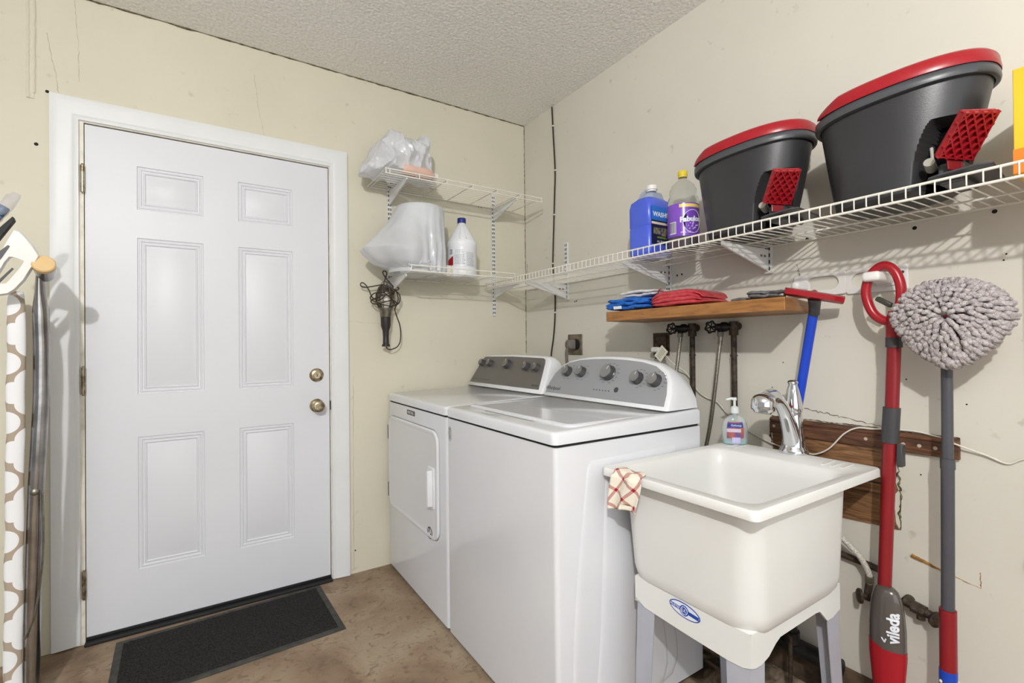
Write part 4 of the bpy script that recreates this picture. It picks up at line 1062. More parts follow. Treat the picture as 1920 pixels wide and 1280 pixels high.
# ------------------------------------------------------------------ bottles on the right shelf
zs_ = SZ + .0022
M_bj = mat('blue_fluid_jug', (78, 102, 214), .25, rgb2=(70, 92, 205), nscale=5)
M_bj2 = mat('clear_blue_neck', (196, 206, 226), .2, trans=.35, ior=1.2)
t = thing('fluid_jug', 'blue gallon jug of washer fluid on the shelf beside the purple bottle', 'jug', (-.175, -1.16, zs_))
b = MB()
jx0, jx1, jy0, jy1 = -.248, -.100, -1.214, -1.100
for_ = [(0.008, .014, 0), (.002, .018, .006), (0, .02, .02), (0, .02, .115), (.0025, .018, .120), (0, .02, .125), (0, .02, .20), (.004, .022, .222), (.018, .028, .236), (.020, .028, .238)]
b.loft([rrect(jx0+i, jx1-i, jy0+i, jy1-i, r, zs_+z) for i, r, z in for_]); jb = b.build('jug_body', M_bj, t, smooth=50)
b = MB(); cc = Vector((-.175, -1.20, 0))
b.loft([rrect(jx0+.019+i, jx1-.019-i, jy0+.02, jy1-.02-j, .025, zs_+z) for i, j, z in ((0, 0, .2375), (.008, .018, .248), (.018, .035, .260))])
b.build('jug_shoulder', M_bj2, t, smooth=50)
b = MB(); b.lathe((-.20, -1.186, zs_+.2605), [(.019, 0), (.019, .006), (.0225, .007), (.0225, .022), (.020, .024), (.0, .024)], n=24); b.build('cap', mat('white_cap', (236, 236, 232), .4), t)
b = MB(); b.tube(spline([(-.178, -1.175, zs_+.262), (-.182, -1.150, zs_+.274), (-.186, -1.128, zs_+.262), (-.190, -1.113, zs_+.232), (-.19, -1.108, zs_+.21)], 5), [.012]*21, 12); b.build('jug_handle', M_bj2, t, smooth=60)
b = MB(); b.box(-.236, -.112, jy0-.0008, jy0+.001, zs_+.045, zs_+.195); lb = b.build('label', mat('navy_label', (24, 30, 66), .35), jb, smooth=0)
b = MB(); b.box(-.236, -.112, jy0-.0013, jy0, zs_+.140, zs_+.195); b.build('label_top', mat('bright_blue_label', (38, 110, 205), .35), lb, smooth=0)
b = MB(); b.box(-.236, -.112, jy0-.0016, jy0, zs_+.124, zs_+.133); b.build('label_stripe', mat('cream_label', (230, 214, 200), .35), lb, smooth=0)
b = MB(); b.box(-.225, -.185, jy0-.0017, jy0, zs_+.085, zs_+.110); b.box(-.18, -.14, jy0-.0017, jy0, zs_+.080, zs_+.112); b.build('label_picture', mat('grey_brown_label', (150, 140, 120), .35, rgb2=(60, 60, 60), nscale=90), lb, smooth=0)
text('WASHER', .026, (-.176, jy0-.0014, zs_+.163), (1, 0, 0), (0, 0, 1), M_badgew, 'label_lettering', lb, .0003, .0006)
text('WINDSHIELD', .010, (-.176, jy0-.0018, zs_+.072), (1, 0, 0), (0, 0, 1), mat('green_print', (150, 190, 60), .4), 'label_lettering', lb, .0002)
text('ALL SEASON', .011, (-.176, jy0-.0018, zs_+.056), (1, 0, 0), (0, 0, 1), M_badgew, 'label_lettering', lb, .0002)
# purple cleaner
t = thing('cleaner_bottle', 'clear bottle of purple floor cleaner with yellow cap on the long shelf', 'bottle', (-.19, -1.328, zs_))
fc = Vector((-.195, -1.330, zs_)); R0 = .0565
b = MB(); b.lathe(fc, [(.045, 0), (.052, .002), (R0, .012), (R0, .040), (R0-.001, .043), (R0-.001, .170), (R0+.0005, .176), (.053, .195), (.0475, .204), (.049, .214), (.0485, .226), (.041, .243), (.026, .258), (.0165, .266), (.0145, .270), (.0145, .275)], n=40)
bo = b.build('bottle', mat('clear_pet', (238, 240, 236), .05, trans=.93, ior=1.12), t, smooth=50)
b = MB(); b.lathe(fc, [(.042, .0025), (.05, .004), (R0-.003, .013), (R0-.003, .125)], n=36); b.build('purple_liquid', mat('purple_liquid', (64, 18, 52), .15), bo, smooth=50)
def wrap(th0, R_): 
    def f(u, v, w_):
        th = th0 + u/R_; return fc + Vector((cos(th)*(R_+w_), sin(th)*(R_+w_), v))
    return f
def cyl_patch(th0, th1, z0, z1, R_, n_=40, org=None):
    g = MB(); org = org or fc
    vs = [org + Vector((cos(th0+(th1-th0)*i/n_)*R_, sin(th0+(th1-th0)*i/n_)*R_, z)) for z in (z0, z1) for i in range(n_+1)]
    g.add(vs, [(i, i+1, n_+2+i, n_+1+i) for i in range(n_)]); return g
vth = math.atan2(CP.y - fc.y, CP.x - fc.x)
lb = cyl_patch(0, 2*pi, .045, .166, R0+.0004, 64).build('label', mat('purple_label', (112, 66, 176), .25, rgb2=(126, 80, 188), nscale=12), bo, smooth=60)
cyl_patch(vth-.25, vth+1.4, .150, .162, R0+.0008).build('label_stripe', mat('yellow_label', (232, 208, 110), .3), lb, smooth=60)
tc0 = vth + .62
g = MB(); o_ = []
for s_ in (.0009, .0012):
    o_.append([wrap(tc0, R0)(.036*cos(2*pi*i/40), .098 + .042*sin(2*pi*i/40), s_) for i in range(40)])
g.loft(o_); g.build('label_oval', mat('label_dark_oval', (54, 32, 84), .3), lb, smooth=60)
g = MB(); g.tube([wrap(tc0, R0)(.036*cos(2*pi*i/40), .098 + .042*sin(2*pi*i/40), .0012) for i in range(40)], .0012, 5, True); g.build('label_oval_edge', M_badgew, lb)
g = MB(); random.seed(3)
for k in range(14):
    a_ = random.uniform(0, 6.28); rr_ = random.uniform(.004, .022); c_ = wrap(tc0, R0)(rr_*cos(a_), .082 + rr_*.8*sin(a_), .0016); g.ball(c_, .0035, n=5)
g.build('label_flowers', mat('lilac', (176, 150, 220), .4), lb)
text('Fabuloso', .026, None, None, None, M_badgew, 'label_lettering', lb, .0005, .0012, fn=lambda u, v, w_: wrap(tc0, R0)(u*1.0, .106 + v + u*.06, w_+.0016))
g = cyl_patch(vth-.95, vth-.45, .055, .100, R0+.0010, 10); g.build('barcode', M_badgew, lb, smooth=60)
g = MB()
for k in range(9): 
    th = vth-.92 + k*.053
    g.obox(fc + Vector((cos(th)*(R0+.0014), sin(th)*(R0+.0014), .078)), (cos(th), sin(th), 0), (-sin(th), cos(th), 0), (0, 0, 1), .0003, .0006, .020)
g.build('barcode_bars', mat('label_dark_oval', (54, 32, 84), .3), lb, smooth=0)
text('64 FL OZ', .009, None, None, None, M_badgew, 'label_lettering', lb, .0003, fn=lambda u, v, w_: wrap(vth+.15, R0)(u, .058 + v, w_+.0008))
b = MB(); b.lathe(fc + Vector((0, 0, .2745)), [(.0165, 0), (.0165, .007), (.0175, .0075), (.0178, .022), (.016, .0245), (0, .0245)], n=30); b.build('cap', mat('yellow_cap', (226, 204, 60), .4), t, smooth=40)
# yellow box at the far right
b = MB(); b.box(-.27, -.11, -2.40, -2.216, zs_, zs_+.225)
yb = b.build('yellow_box', mat('yellow_card', (232, 190, 44), .45, rgb2=(228, 182, 40)), smooth=0, bevel=.0015, label='yellow and orange cardboard box at the right end of the long shelf', cat='box')
b = MB(); b.box(-.2708, -.1092, -2.4008, -2.2152, zs_+.002, zs_+.055); b.build('orange_band', mat('orange_card', (230, 130, 36), .45), yb, smooth=0)

# ------------------------------------------------------------------ wooden shelf and cloths
t = thing('wooden_shelf', 'thick honey-brown wooden shelf board on the right wall above the water valves', 'wooden shelf', (-.13, -1.35, 1.25))
b = MB(); WX = -.268
top = [(WX, -.990), (WX, -1.737), (-.0005, -1.680), (-.0005, -.962)]
b.loft([[Vector((x, y, 1.247 if True else 0)) for x, y in top], [Vector((x, y, 1.287)) for x, y in top]])
b.build('board', M_wood3, t, smooth=0, bevel=.0025)
ZW = 1.288
def folded(name, x0, x1, y0, y1, z0, layers, lt, m, label, group=None, amp=.004, sd=1, cat='cloth', rp=7, ov=.62):
    """a stack of soft folds: each layer a rounded slab with wavy skin, joined at the fold edge"""
    b = MB(); random.seed(sd)
    for k in range(layers):
        zc = z0 + lt*(k+.5); ins = random.uniform(0, .008); ny = 34
        ox, oy = random.uniform(-.004, .004), random.uniform(-.005, .005); loops = []
        for j in range(ny+1):
            v = (1 - cos(pi*j/ny))/2; y = y0 + ins + oy + (y1-y0-2*ins)*v
            e_ = max(.18, (1 - abs(2*v-1)**rp)**.5)
            lp = []
            for i in range(28):
                a = 2*pi*i/28; c, s = cos(a), sin(a)
                hx = ((x1-x0)/2 - ins*.5)*(.90 + .10*e_); xx = (x0+x1)/2 + ox + hx*(abs(c)**.30)*(1 if c > 0 else -1)
                nz_ = noise.noise(Vector((xx*18+sd, y*18, k*1.3)))*amp*1.6 + noise.noise(Vector((xx*55, y*45+sd, k*3.1)))*amp*.6
                lp.append(Vector((xx + noise.noise(Vector((y*40, k*9+sd, 0)))*.004, y, zc + nz_ + lt*ov*(abs(s)**.55)*(1 if s > 0 else -1)*e_ + (k*lt*(e_-1)*.8 if rp < 5 else 0))))
            loops.append(lp)
        b.loft(loops)
    zmin = min(v[2] for v in b.v)
    b.v = [(v[0], v[1], v[2] + (z0 - zmin)) for v in b.v]
    return b.build(name, m, smooth=70, label=label, cat=cat, group=group)
M_towelw = mat('white_terry', (226, 224, 222), .95, rgb2=(206, 204, 202), nscale=120, bump=.8, bscale=400)
M_blue_cl = mat('blue_microfibre', (36, 108, 196), .85, rgb2=(28, 88, 172), nscale=60, bump=.6, bscale=300)
M_red_cl = mat('red_cloth_in_film', (196, 62, 72), .3, rgb2=(168, 40, 52), nscale=40, coat=.6, bump=.9, bscale=70, bdist=.004)
M_gr_cl = mat('grey_rag', (112, 112, 114), .9, rgb2=(90, 90, 92), nscale=60, bump=.7, bscale=200)
folded('blue_cloth', -.262, -.09, -1.215, -.975, ZW+.0005, 3, .0140, M_blue_cl, 'stack of folded blue microfibre cloths at the left end of the wooden shelf', sd=4, amp=.005)
b = MB(); b.obox((-.2655, -1.055, ZW+.014), (0, 1, 0), (0, .2, 1), (1, 0, 0), .022, .0065, .001); b.build('cloth_label', M_badgew, bpy.data.objects['blue_cloth'], smooth=0)
folded('white_towel', -.235, -.10, -1.225, -1.035, ZW+.0535, 2, .0110, M_towelw, 'folded white towel lying on top of the blue cloths', sd=6, amp=.003)
rc = folded('red_cloth_pack', -.262, -.09, -1.450, -1.218, ZW+.0005, 4, .0130, M_red_cl, 'red cloths in clear wrapping on the wooden shelf beside the blue stack', sd=8, amp=.003, cat='cloth pack', rp=3.2, ov=.80)
b = MB(); b.tube(spline([(-.22, -1.232, ZW+.056), (-.215, -1.225, ZW+.068), (-.205, -1.229, ZW+.076), (-.20, -1.236, ZW+.068), (-.205, -1.236, ZW+.056)], 4), .0022, 6); b.build('twist_tie', M_red, rc)
folded('grey_rag', -.235, -.12, -1.675, -1.595, ZW+.0005, 2, .010, M_gr_cl, 'crumpled grey rag on the wooden shelf near the squeegee', sd=10, amp=.006)
folded('grey_rag', -.20, -.10, -1.585, -1.515, ZW+.0005, 1, .010, M_gr_cl, 'small flat grey rag between the red cloths and the crumpled rag', sd=12, amp=.004)

# ------------------------------------------------------------------ tool holder and cleaning tools
M_hold = mat('white_holder_plastic', (232, 230, 226), .3)
t = thing('tool_holder', 'white plastic tool rail with oval openings screwed to the right wall', 'tool holder', (-.01, -1.79, 1.30))
b = MB()
def yz(lp, x): return [Vector((x, p.x, p.y)) for p in lp]
def ring_plate(ya, yb_, za, zb_, r, sy0, sy1, sz0, sz1):
    O = rrect(ya, yb_, za, zb_, r, 0, 8); I = rrect(sy0, sy1, sz0, sz1, (sz1-sz0)/2, 0, 8)
    Oi = [Vector((p.x, p.y, 0)) for p in O]
    b.loft([yz(I, -.0005), yz(O, -.0005), yz(O, -.007), yz([p + (q-p).normalized()*.003 for p, q in zip(O, I)], -.009), yz(I, -.009), yz(I, -.0005)], cap0=False, cap1=False)
ring_plate(-1.792, -1.633, 1.303, 1.377, .008, -1.772, -1.675, 1.321, 1.366)
ring_plate(-1.950, -1.792, 1.300, 1.377, .008, -1.915, -1.808, 1.318, 1.364)
hp = b.build('rail_plate', M_hold, t, smooth=30, weld=True)
b = MB(); b.cyl((-.0085, -1.938, 1.352), (-.0105, -1.938, 1.352), .0045, n=12); b.cyl((-.0085, -1.938, 1.318), (-.0105, -1.938, 1.318), .003, n=10); b.cyl((-.0085, -1.645, 1.335), (-.0105, -1.645, 1.335), .0035, n=10); b.build('rail_screws', M_dkgrey, hp)
for (yc, w_) in ((-1.672, .026), (-1.900, .046)):
    b = MB(); lx_ = -.074 if w_ < .04 else -.118
    b.loft([[Vector((x, p.x, p.y)) for p in rrect(yc-w_/2+i, yc+w_/2-i, 1.322+i, 1.350-i, .010, 0, 6)] for x, i in ((-.0095, 0), (lx_, 0), (lx_-.006, .002), (lx_-.009, .007))])
    hk = b.build('hook', M_hold, hp, smooth=40)
    b = MB(); b.loft([[Vector((x, p.x, p.y)) for p in rrect(yc-w_/2-.004, yc+w_/2+.004, 1.316, 1.356, .012, 0, 6)] for x in (-.0095, -.016)]); b.build('hook_base', M_hold, hk, smooth=40)
# squeegee
t = thing('squeegee', 'red floor squeegee with a blue handle hanging upside down from the tool rail', 'squeegee', (-.06, -1.70, .72))
A = Vector((-.165, -1.683, 1.312)); B_ = Vector((-.075, -1.812, 1.276)); d_ = (B_-A).normalized(); fwd = Vector((0, 0, 1)).cross(d_).normalized()
b = MB(); L_ = []
for k in range(9):
    u = k/8; e_ = 1 - abs(2*u-1)**4*.55; c_ = A.lerp(B_, u)
    up_ = d_.cross(fwd).normalized()
    if up_.z < 0: up_ = -up_
    L_.append([c_ + fwd*(x*e_) + up_*z for x, z in ((.028, -.007), (.031, .007), (.014, .013), (-.014, .013), (-.031, .007), (-.028, -.007), (-.008, -.011), (.008, -.011))])
b.loft(L_); sq = b.build('blade_holder', M_red, t, smooth=40)
b = MB(); m_ = A.lerp(B_, .52); pt_ = Vector((-.082, -1.7335, 1.262)); pb_ = Vector((-.045, -1.622, .72))
b.cyl(m_ - Vector((0, 0, .006)), Vector((m_.x*.5+pt_.x*.5, m_.y*.5+pt_.y*.5, 1.268)), .019, .0165, n=18); b.cyl((m_.x*.5+pt_.x*.5, m_.y*.5+pt_.y*.5, 1.269), pt_ + Vector((0, .002, -.022)), .0165, .0155, n=18); b.build('socket', M_dkgrey, t)
b = MB(); b.cyl(pt_ + Vector((0, .003, -.012)), pb_, .0142, n=18); b.build('handle', mat('blue_pole', (24, 66, 190), .3), t)
b = MB(); b.cyl(m_ + Vector((0, 0, .004)), m_ + Vector((.03, .015, .014)), .010, n=12); b.build('hanging_tab', M_red, sq)

# red spray mop
X_ = -.100
t = thing('spray_mop', 'red spray mop with grey bottle hanging from the tool rail next to the tub', 'spray mop', (X_, -1.92, .03))
b = MB()
P_ = spline([(X_, -1.944, 1.208), (X_, -1.918, 1.212), (X_, -1.894, 1.238), (X_, -1.880, 1.290), (X_, -1.889, 1.335), (X_, -1.910, 1.360), (X_, -1.930, 1.364), (X_, -1.950, 1.345), (X_, -1.962, 1.308), (X_, -1.9625, 1.265), (X_, -1.955, 1.235)], 5, True)
b.tube(P_, .0125, 12, True)
b.lathe((X_, -1.9455, 1.235), [(.012, 0), (.017, -.018), (.0185, -.040), (.0185, -.075)], n=20)
b.build('loop_grip', M_red, t, smooth=60)
b = MB(); b.obox((X_-.002, -1.925, 1.262), (0, .8, .55), (1, 0, 0), (0, -.55, .8), .022, .009, .007); b.build('trigger', mat('olive_black_trigger', (64, 64, 54), .4), t, bevel=.004)
def pole(a, c, r, nm, m): 
    g = MB(); g.cyl(a, c, r, n=20); return g.build(nm, m, t)
pole((X_, -1.9455, 1.162), (X_, -1.9450, 1.134), .0195, 'collar', M_dkgrey)
pole((X_, -1.9450, 1.134), (X_, -1.938, .964), .0165, 'pole', M_redpole)
pole((X_, -1.938, .966), (X_, -1.932, .868), .0205, 'sleeve', M_dkgrey)
b = MB(); b.box(X_-.012, X_+.012, -1.964, -1.950, .805, .866); b.build('sleeve_clip', M_dkgrey, t, bevel=.003)
pole((X_, -1.932, .868), (X_, -1.914, .455), .0165, 'lower_pole', M_redpole)
def el(cx_, cy_, a_, bb_, z, tilt=0, n_=28): return [Vector((cx_ + bb_*cos(2*pi*i/n_), cy_ + a_*sin(2*pi*i/n_), z - tilt*(a_*sin(2*pi*i/n_)))) for i in range(n_)]
b = MB(); cy_ = -1.9235
def bw(z):
    pts = [(.03, .020), (.10, .026), (.18, .036), (.26, .0425), (.30, .044), (.36, .0435), (.41, .0395), (.44, .034), (.462, .024)]
    for (z0_, a0), (z1_, a1) in zip(pts, pts[1:]):
        if z0_ <= z <= z1_: return a0 + (a1-a0)*(z-z0_)/(z1_-z0_)
    return .02
b.loft([el(X_-.012, cy_, bw(z)-.0, bw(z)*.62, z, -.0) for z in (.292, .32, .36, .40, .43, .447, .458)] + [el(X_-.010, cy_, .016, .010, .465)])
bt = b.build('spray_bottle', mat('smoked_grey_bottle', (84, 78, 74), .18, coat=.5), t, smooth=50)
b = MB(); b.loft([el(X_-.012, cy_, bw(z)+.0004, bw(z)*.62+.0004, z) for z in (.05, .10, .16, .22, .26, .30)] ); rb = b.build('red_housing', M_red, t, smooth=50)
b = MB(); 
# slanted join between the bottle and housing
b.loft([[Vector((p.x, p.y, p.z + .012*((p.y-cy_)/.044))) for p in el(X_-.012, cy_, bw(.30)+.0006, bw(.30)*.62+.0006, .300)], [Vector((p.x, p.y, p.z)) for p in el(X_-.012, cy_, bw(.28)+.0006, bw(.28)*.62+.0006, .270)]])
b.build('housing_collar', M_red, rb, smooth=50)
def vfn(u, v, w_):
    # text runs upward (u -> z), letter tops toward the tub; wraps on the bottle front
    z = .366 + u; y = -1.9455 - v*-1.0 - 0.0; aa = bw(z); k = max(-.98, min(.98, (y-cy_)/aa)); xx = X_ - .012 - aa*.62*math.sqrt(1-k*k)
    return Vector((xx - w_ - .0018, y, z))
text('vileda', .036, None, None, None, M_badgew, 'brand_lettering', bt, .0004, .0011, fn=vfn)
b = MB(); 
for s_ in (-1, 1):
    b.tube([vfn(-.044, .019, .0006), vfn(-.034, .019 + s_*.0050 + .002, .0006)], .0018, 6)
b.build('brand_mark', M_badgew, bt)
b = MB(); b.cyl((X_-.012, cy_, .05), (X_-.03, cy_, .03), .014, n=14); b.build('joint', M_dkgrey, t)
b = MB(); b.box(X_-.20, X_+.04, -2.01, -1.89, .008, .026); b.build('mop_plate', M_red, t, bevel=.006)
b = MB(); b.box(X_-.205, X_+.045, -2.015, -1.885, .0005, .009); b.build('mop_pad', M_towelw, t, bevel=.003)

# upturned string mop
t = thing('string_mop', 'upturned grey string mop with dark pole leaning on the right wall', 'mop', (-.1, -2.05, 0))
mc = Vector((-.126, -2.0745, 1.2105))
b = MB(); random.seed(21)
tri = [Vector((0, .118, .012)), Vector((0, -.115, .006)), Vector((0, 0.0, -.125))]
def rtri(ang):
    """radius of a rounded triangle in the wall plane: ang measured from +y toward +z"""
    c, s = cos(ang), sin(ang)
    if s > 0: a_, b_ = .116, .098
    else: a_, b_ = .113, .122
    n_ = 2.0 if s > 0 else 1.45
    return .978*(abs(c/a_)**n_ + abs(s/b_)**n_)**(-1/n_)
cnt = 0
for ring_, nn in ((.17, 9), (.30, 16), (.43, 24), (.56, 32), (.68, 40), (.79, 46), (.88, 52), (.93, 56)):
    for i in range(nn):
        ang = 2*pi*(i + .5*(ring_*100 % 2))/nn + random.uniform(-.05, .05)
        R_ = rtri(ang); c, s = cos(ang), sin(ang); dirv = Vector((0, c, s))
        p0 = mc + dirv*R_*(ring_-.10) + Vector((-.010 - .026*(1-ring_**2), 0, 0))
        p1 = mc + dirv*R_*(ring_) + Vector((-.026 - .036*(1-ring_**2) - random.uniform(0, .008), 0, 0))
        p2 = mc + dirv*R_*(ring_+.08) + Vector((-.024 - .034*(1-ring_**2) - random.uniform(0, .008), 0, -.004))
        p3 = mc + dirv*R_*(min(1.04, ring_+.19 + random.uniform(-.03, .05))) + Vector((.0 - .022*(1-ring_**2), random.uniform(-.004, .004), -.006))
        pts = spline([p0, p1, p2, p3], 3); m__ = len(pts)
        b.tube([p + Vector((random.uniform(-.0012, .0012), random.uniform(-.0015, .0015), random.uniform(-.0015, .0015))) for p in pts], [.0064*(.75 + .25*sin(pi*min(1, (q+1)/m__)))*random.uniform(.86, 1.14) for q in range(m__)], 7); cnt += 1
M_mop = mat('grey_chenille', (206, 198, 198), .95, rgb2=(168, 160, 160), nscale=150, bump=1.0, bscale=380, bdist=.004, spec=.1)
st_ = b.build('mop_strands', M_mop, t, smooth=80); st_['kind'] = 'stuff'
b = MB(); b.lathe(mc + Vector((.005, 0, 0)), [(.070, .0), (.072, .008), (.05, .016), (.018, .020)], axis=(-1, 0, 0), n=28); b.build('mop_base', M_red, t)
b = MB(); b.cyl(mc + Vector((-.01, .0, .006)), mc + Vector((-.046, .0, .006)), .008, n=12); b.build('centre_button', M_red, t)
b = MB(); b.cyl(mc + Vector((.006, .004, -.02)), Vector((-.100, -2.057, 1.10)), .009, n=14); b.build('swivel_neck', M_redpole, t, bevel=.003)
M_gpole = mat('grey_coated_pole', (74, 74, 80), .35)
b = MB(); b.cyl((-.100, -2.057, 1.09), (-.100, -2.0555, .842), .0122, n=20); b.build('pole', M_gpole, t)
b = MB(); b.cyl((-.100, -2.0555, .846), (-.100, -2.0555, .820), .0155, n=20); b.cyl((-.100, -2.0555, .842), (-.100, -2.051, .450), .0140, n=20); b.build('pole_sleeve', M_gpole, t)
b = MB(); b.cyl((-.100, -2.051, .456), (-.100, -2.0495, .20), .0180, n=20); b.build('pole_grip', M_redpole, t)
b = MB(); b.cyl((-.100, -2.0497, .300), (-.100, -2.0493, .22), .0188, n=20); lb = b.build('pole_label', mat('royal_blue_label', (24, 70, 180), .35), t)
b = MB(); 
for k in range(12): b.ball((-.100 - .0186*cos(k*.4-.6), -2.0495 - .0186*sin(k*.4-.6), .245 + .03*random.random()), .004, .004, .005, n=5)
b.build('label_picture', mat('label_white_yellow', (226, 226, 210), .5, rgb2=(200, 190, 120), nscale=100), lb)
b = MB(); b.cyl((-.100, -2.0495, .20), (-.100, -2.049, .001), .0135, n=18); b.build('pole_end', M_dkgrey, t)

# dark umbrella hanging from the shelf just beyond the frame (its shadow falls on the wall)
t = thing('umbrella', 'folded dark umbrella hanging from the long shelf beyond the right picture edge', 'umbrella', (-.17, -2.27, .6))
ux_, uy_ = -.170, -2.268
b = MB(); b.lathe((ux_, uy_, 0), [(.006, 1.49), (.010, 1.46), (.0125, 1.44), (.0130, 1.20), (.0130, .95), (.016, .92), (.016, .74), (.012, .73)], n=18); b.build('canopy', mat('black_cloth', (34, 34, 38), .8), t)
b = MB(); b.ball((ux_, uy_, .715), .021, n=8); b.build('button', M_black, t)
b = MB(); b.tube(spline([(ux_, uy_, .71), (ux_, uy_-.012, .68), (ux_, uy_-.014, .62), (ux_, uy_-.004, .56), (ux_, uy_+.012, .50)], 5), [.010 - .0004*q for q in range(21)], 10); b.build('handle', M_black, t)

# ------------------------------------------------------------------ things on the two short shelves
M_bag = mat('thin_white_plastic', (236, 238, 242), .22, rgb2=(224, 228, 234), nscale=10, trans=.0, alpha=1.0, coat=.3)
def film(name, a):
    m = mat(name, (240, 242, 246), .25, rgb2=(228, 230, 236), nscale=10, coat=.3)
    N = m.node_tree.nodes; L = m.node_tree.links; bs = N['Principled BSDF']; out_ = [n for n in N if n.type == 'OUTPUT_MATERIAL'][0]
    tr = N.new('ShaderNodeBsdfTranslucent'); tr.inputs[0].default_value = (.9, .92, .95, 1)
    m1 = N.new('ShaderNodeMixShader'); m1.inputs[0].default_value = .35; L.new(bs.outputs[0], m1.inputs[1]); L.new(tr.outputs[0], m1.inputs[2])
    tp = N.new('ShaderNodeBsdfTransparent'); m2 = N.new('ShaderNodeMixShader'); m2.inputs[0].default_value = a
    L.new(m1.outputs[0], m2.inputs[1]); L.new(tp.outputs[0], m2.inputs[2]); L.new(m2.outputs[0], out_.inputs[0])
    return m
M_film = film('bag_film', .10); M_film2 = film('sheer_bag_film', .22)
def fold(v, f, sd): 
    n1 = noise.noise(Vector(v)*f + Vector((sd, 0, 0))); return abs(n1)
# upper bag: crumpled lump with sharp folds
def lump(c, r, sd, zmin, n=46, peaks=()):
    g = MB(); loops = []
    for j in range(1, n):
        th = pi*j/n; lp = []
        for i in range(2*n):
            ph = pi*i/n; d = Vector((sin(th)*cos(ph), sin(th)*sin(ph), -cos(th)))
            k = 1.0 - .46*fold(d, 1.7, sd) - .17*fold(d, 4.0, sd+7) - .035*fold(d, 11, sd+3)
            for pd, pa, pw in peaks:
                k += pa*max(0, d.dot(Vector(pd).normalized()))**pw
            p = Vector(c) + Vector((d.x*r[0]*k, d.y*r[1]*k, d.z*r[2]*k)); p.z = max(p.z, zmin + .002*abs(noise.noise(d*9)))
            p.y = min(p.y, -.006); lp.append(p)
        loops.append(lp)
    g.loft(loops); return g
t = thing('plastic_bag', 'crumpled white plastic bag with a peach bottle inside on the upper wire shelf', 'plastic bag', (-.88, -.17, 1.982))
g = MB(); loops = []
XT = [(-1.075, 1.995, .02), (-1.06, 2.035, .07), (-1.03, 2.095, .10), (-.99, 2.150, .12), (-.95, 2.195, .125), (-.905, 2.212, .125), (-.865, 2.190, .12), (-.835, 2.178, .11), (-.80, 2.205, .10), (-.765, 2.226, .09), (-.745, 2.222, .08), (-.735, 2.150, .085), (-.728, 2.08, .08), (-.715, 2.03, .05), (-.705, 2.005, .02)]
def xt(x):
    for (x0, z0_, h0), (x1, z1_, h1) in zip(XT, XT[1:]):
        if x0 <= x <= x1: k = (x-x0)/(x1-x0); return z0_+(z1_-z0_)*k, h0+(h1-h0)*k
NX = 110; NR = 64
for i in range(NX+1):
    x = XT[0][0] + (XT[-1][0]-XT[0][0])*i/NX; zt_, hy = xt(min(max(x, XT[0][0]), XT[-1][0] - 1e-7)); lp = []
    for k in range(NR):
        a = 2*pi*k/NR; c, s = cos(a), sin(a)
        yy = -.150 + hy*1.05*(1 if c > 0 else -1)*abs(c)**.75 - .02
        zc = (1.984+zt_)/2; zz = zc + (zt_-1.984)/2*(1 if s > 0 else -1)*abs(s)**.8
        p = Vector((x, yy, zz))
        f1 = abs(noise.noise(Vector((x*9, yy*7, zz*9 + 2)))) ; f2 = abs(noise.noise(Vector((x*22 + 5, yy*18, zz*14)))); f3 = abs(noise.noise(Vector((x*50, yy*40 + 3, zz*36))))
        sh = (-f1*.085 - f2*.030 - f3*.008 + .020)
        p.y += -sh*c*-1 if False else sh*(c if c < 0 else c)*1.0
        p.z += sh*s*.55; p.x += noise.noise(Vector((x*12, yy*14, zz*14 + 9)))*.022
        if x > -1.0: p.z = max(p.z, 1.9840)
        p.y = min(p.y, -.008); lp.append(p)
    loops.append(lp)
g.loft(loops)
g.build('bag', M_film, t, smooth=28)
g = MB(); g.lathe((-.905, -.262, 2.0155), [(.0, 0), (.022, .004), (.028, .02), (.030, .11), (.028, .14), (.020, .16), (.012, .170), (.0115, .180)], axis=(.985, .10, -.02), n=24)
g.build('peach_bottle', mat('peach_plastic', (224, 188, 172), .45), t)
g = MB(); g.lathe((-.727, -.244, 2.012), [(.015, 0), (.0155, .016), (.012, .018)], axis=(.985, .10, 0), n=16); g.build('bottle_cap', mat('white_cap', (236, 236, 232), .4), t)
b = MB(); b.lathe((-.682, -.13, 1.9835), [(.019, 0), (.021, .015), (.019, .035), (.011, .045), (.010, .053)], n=20)
o = b.build('small_bottle', M_cord, label='small pale bottle beside the plastic bag on the upper wire shelf', cat='bottle')
b = MB(); b.cyl((-.682, -.13, 2.0365), (-.682, -.13, 2.045), .0115, n=14); b.build('cap', mat('olive_cap', (112, 112, 88), .5), o)
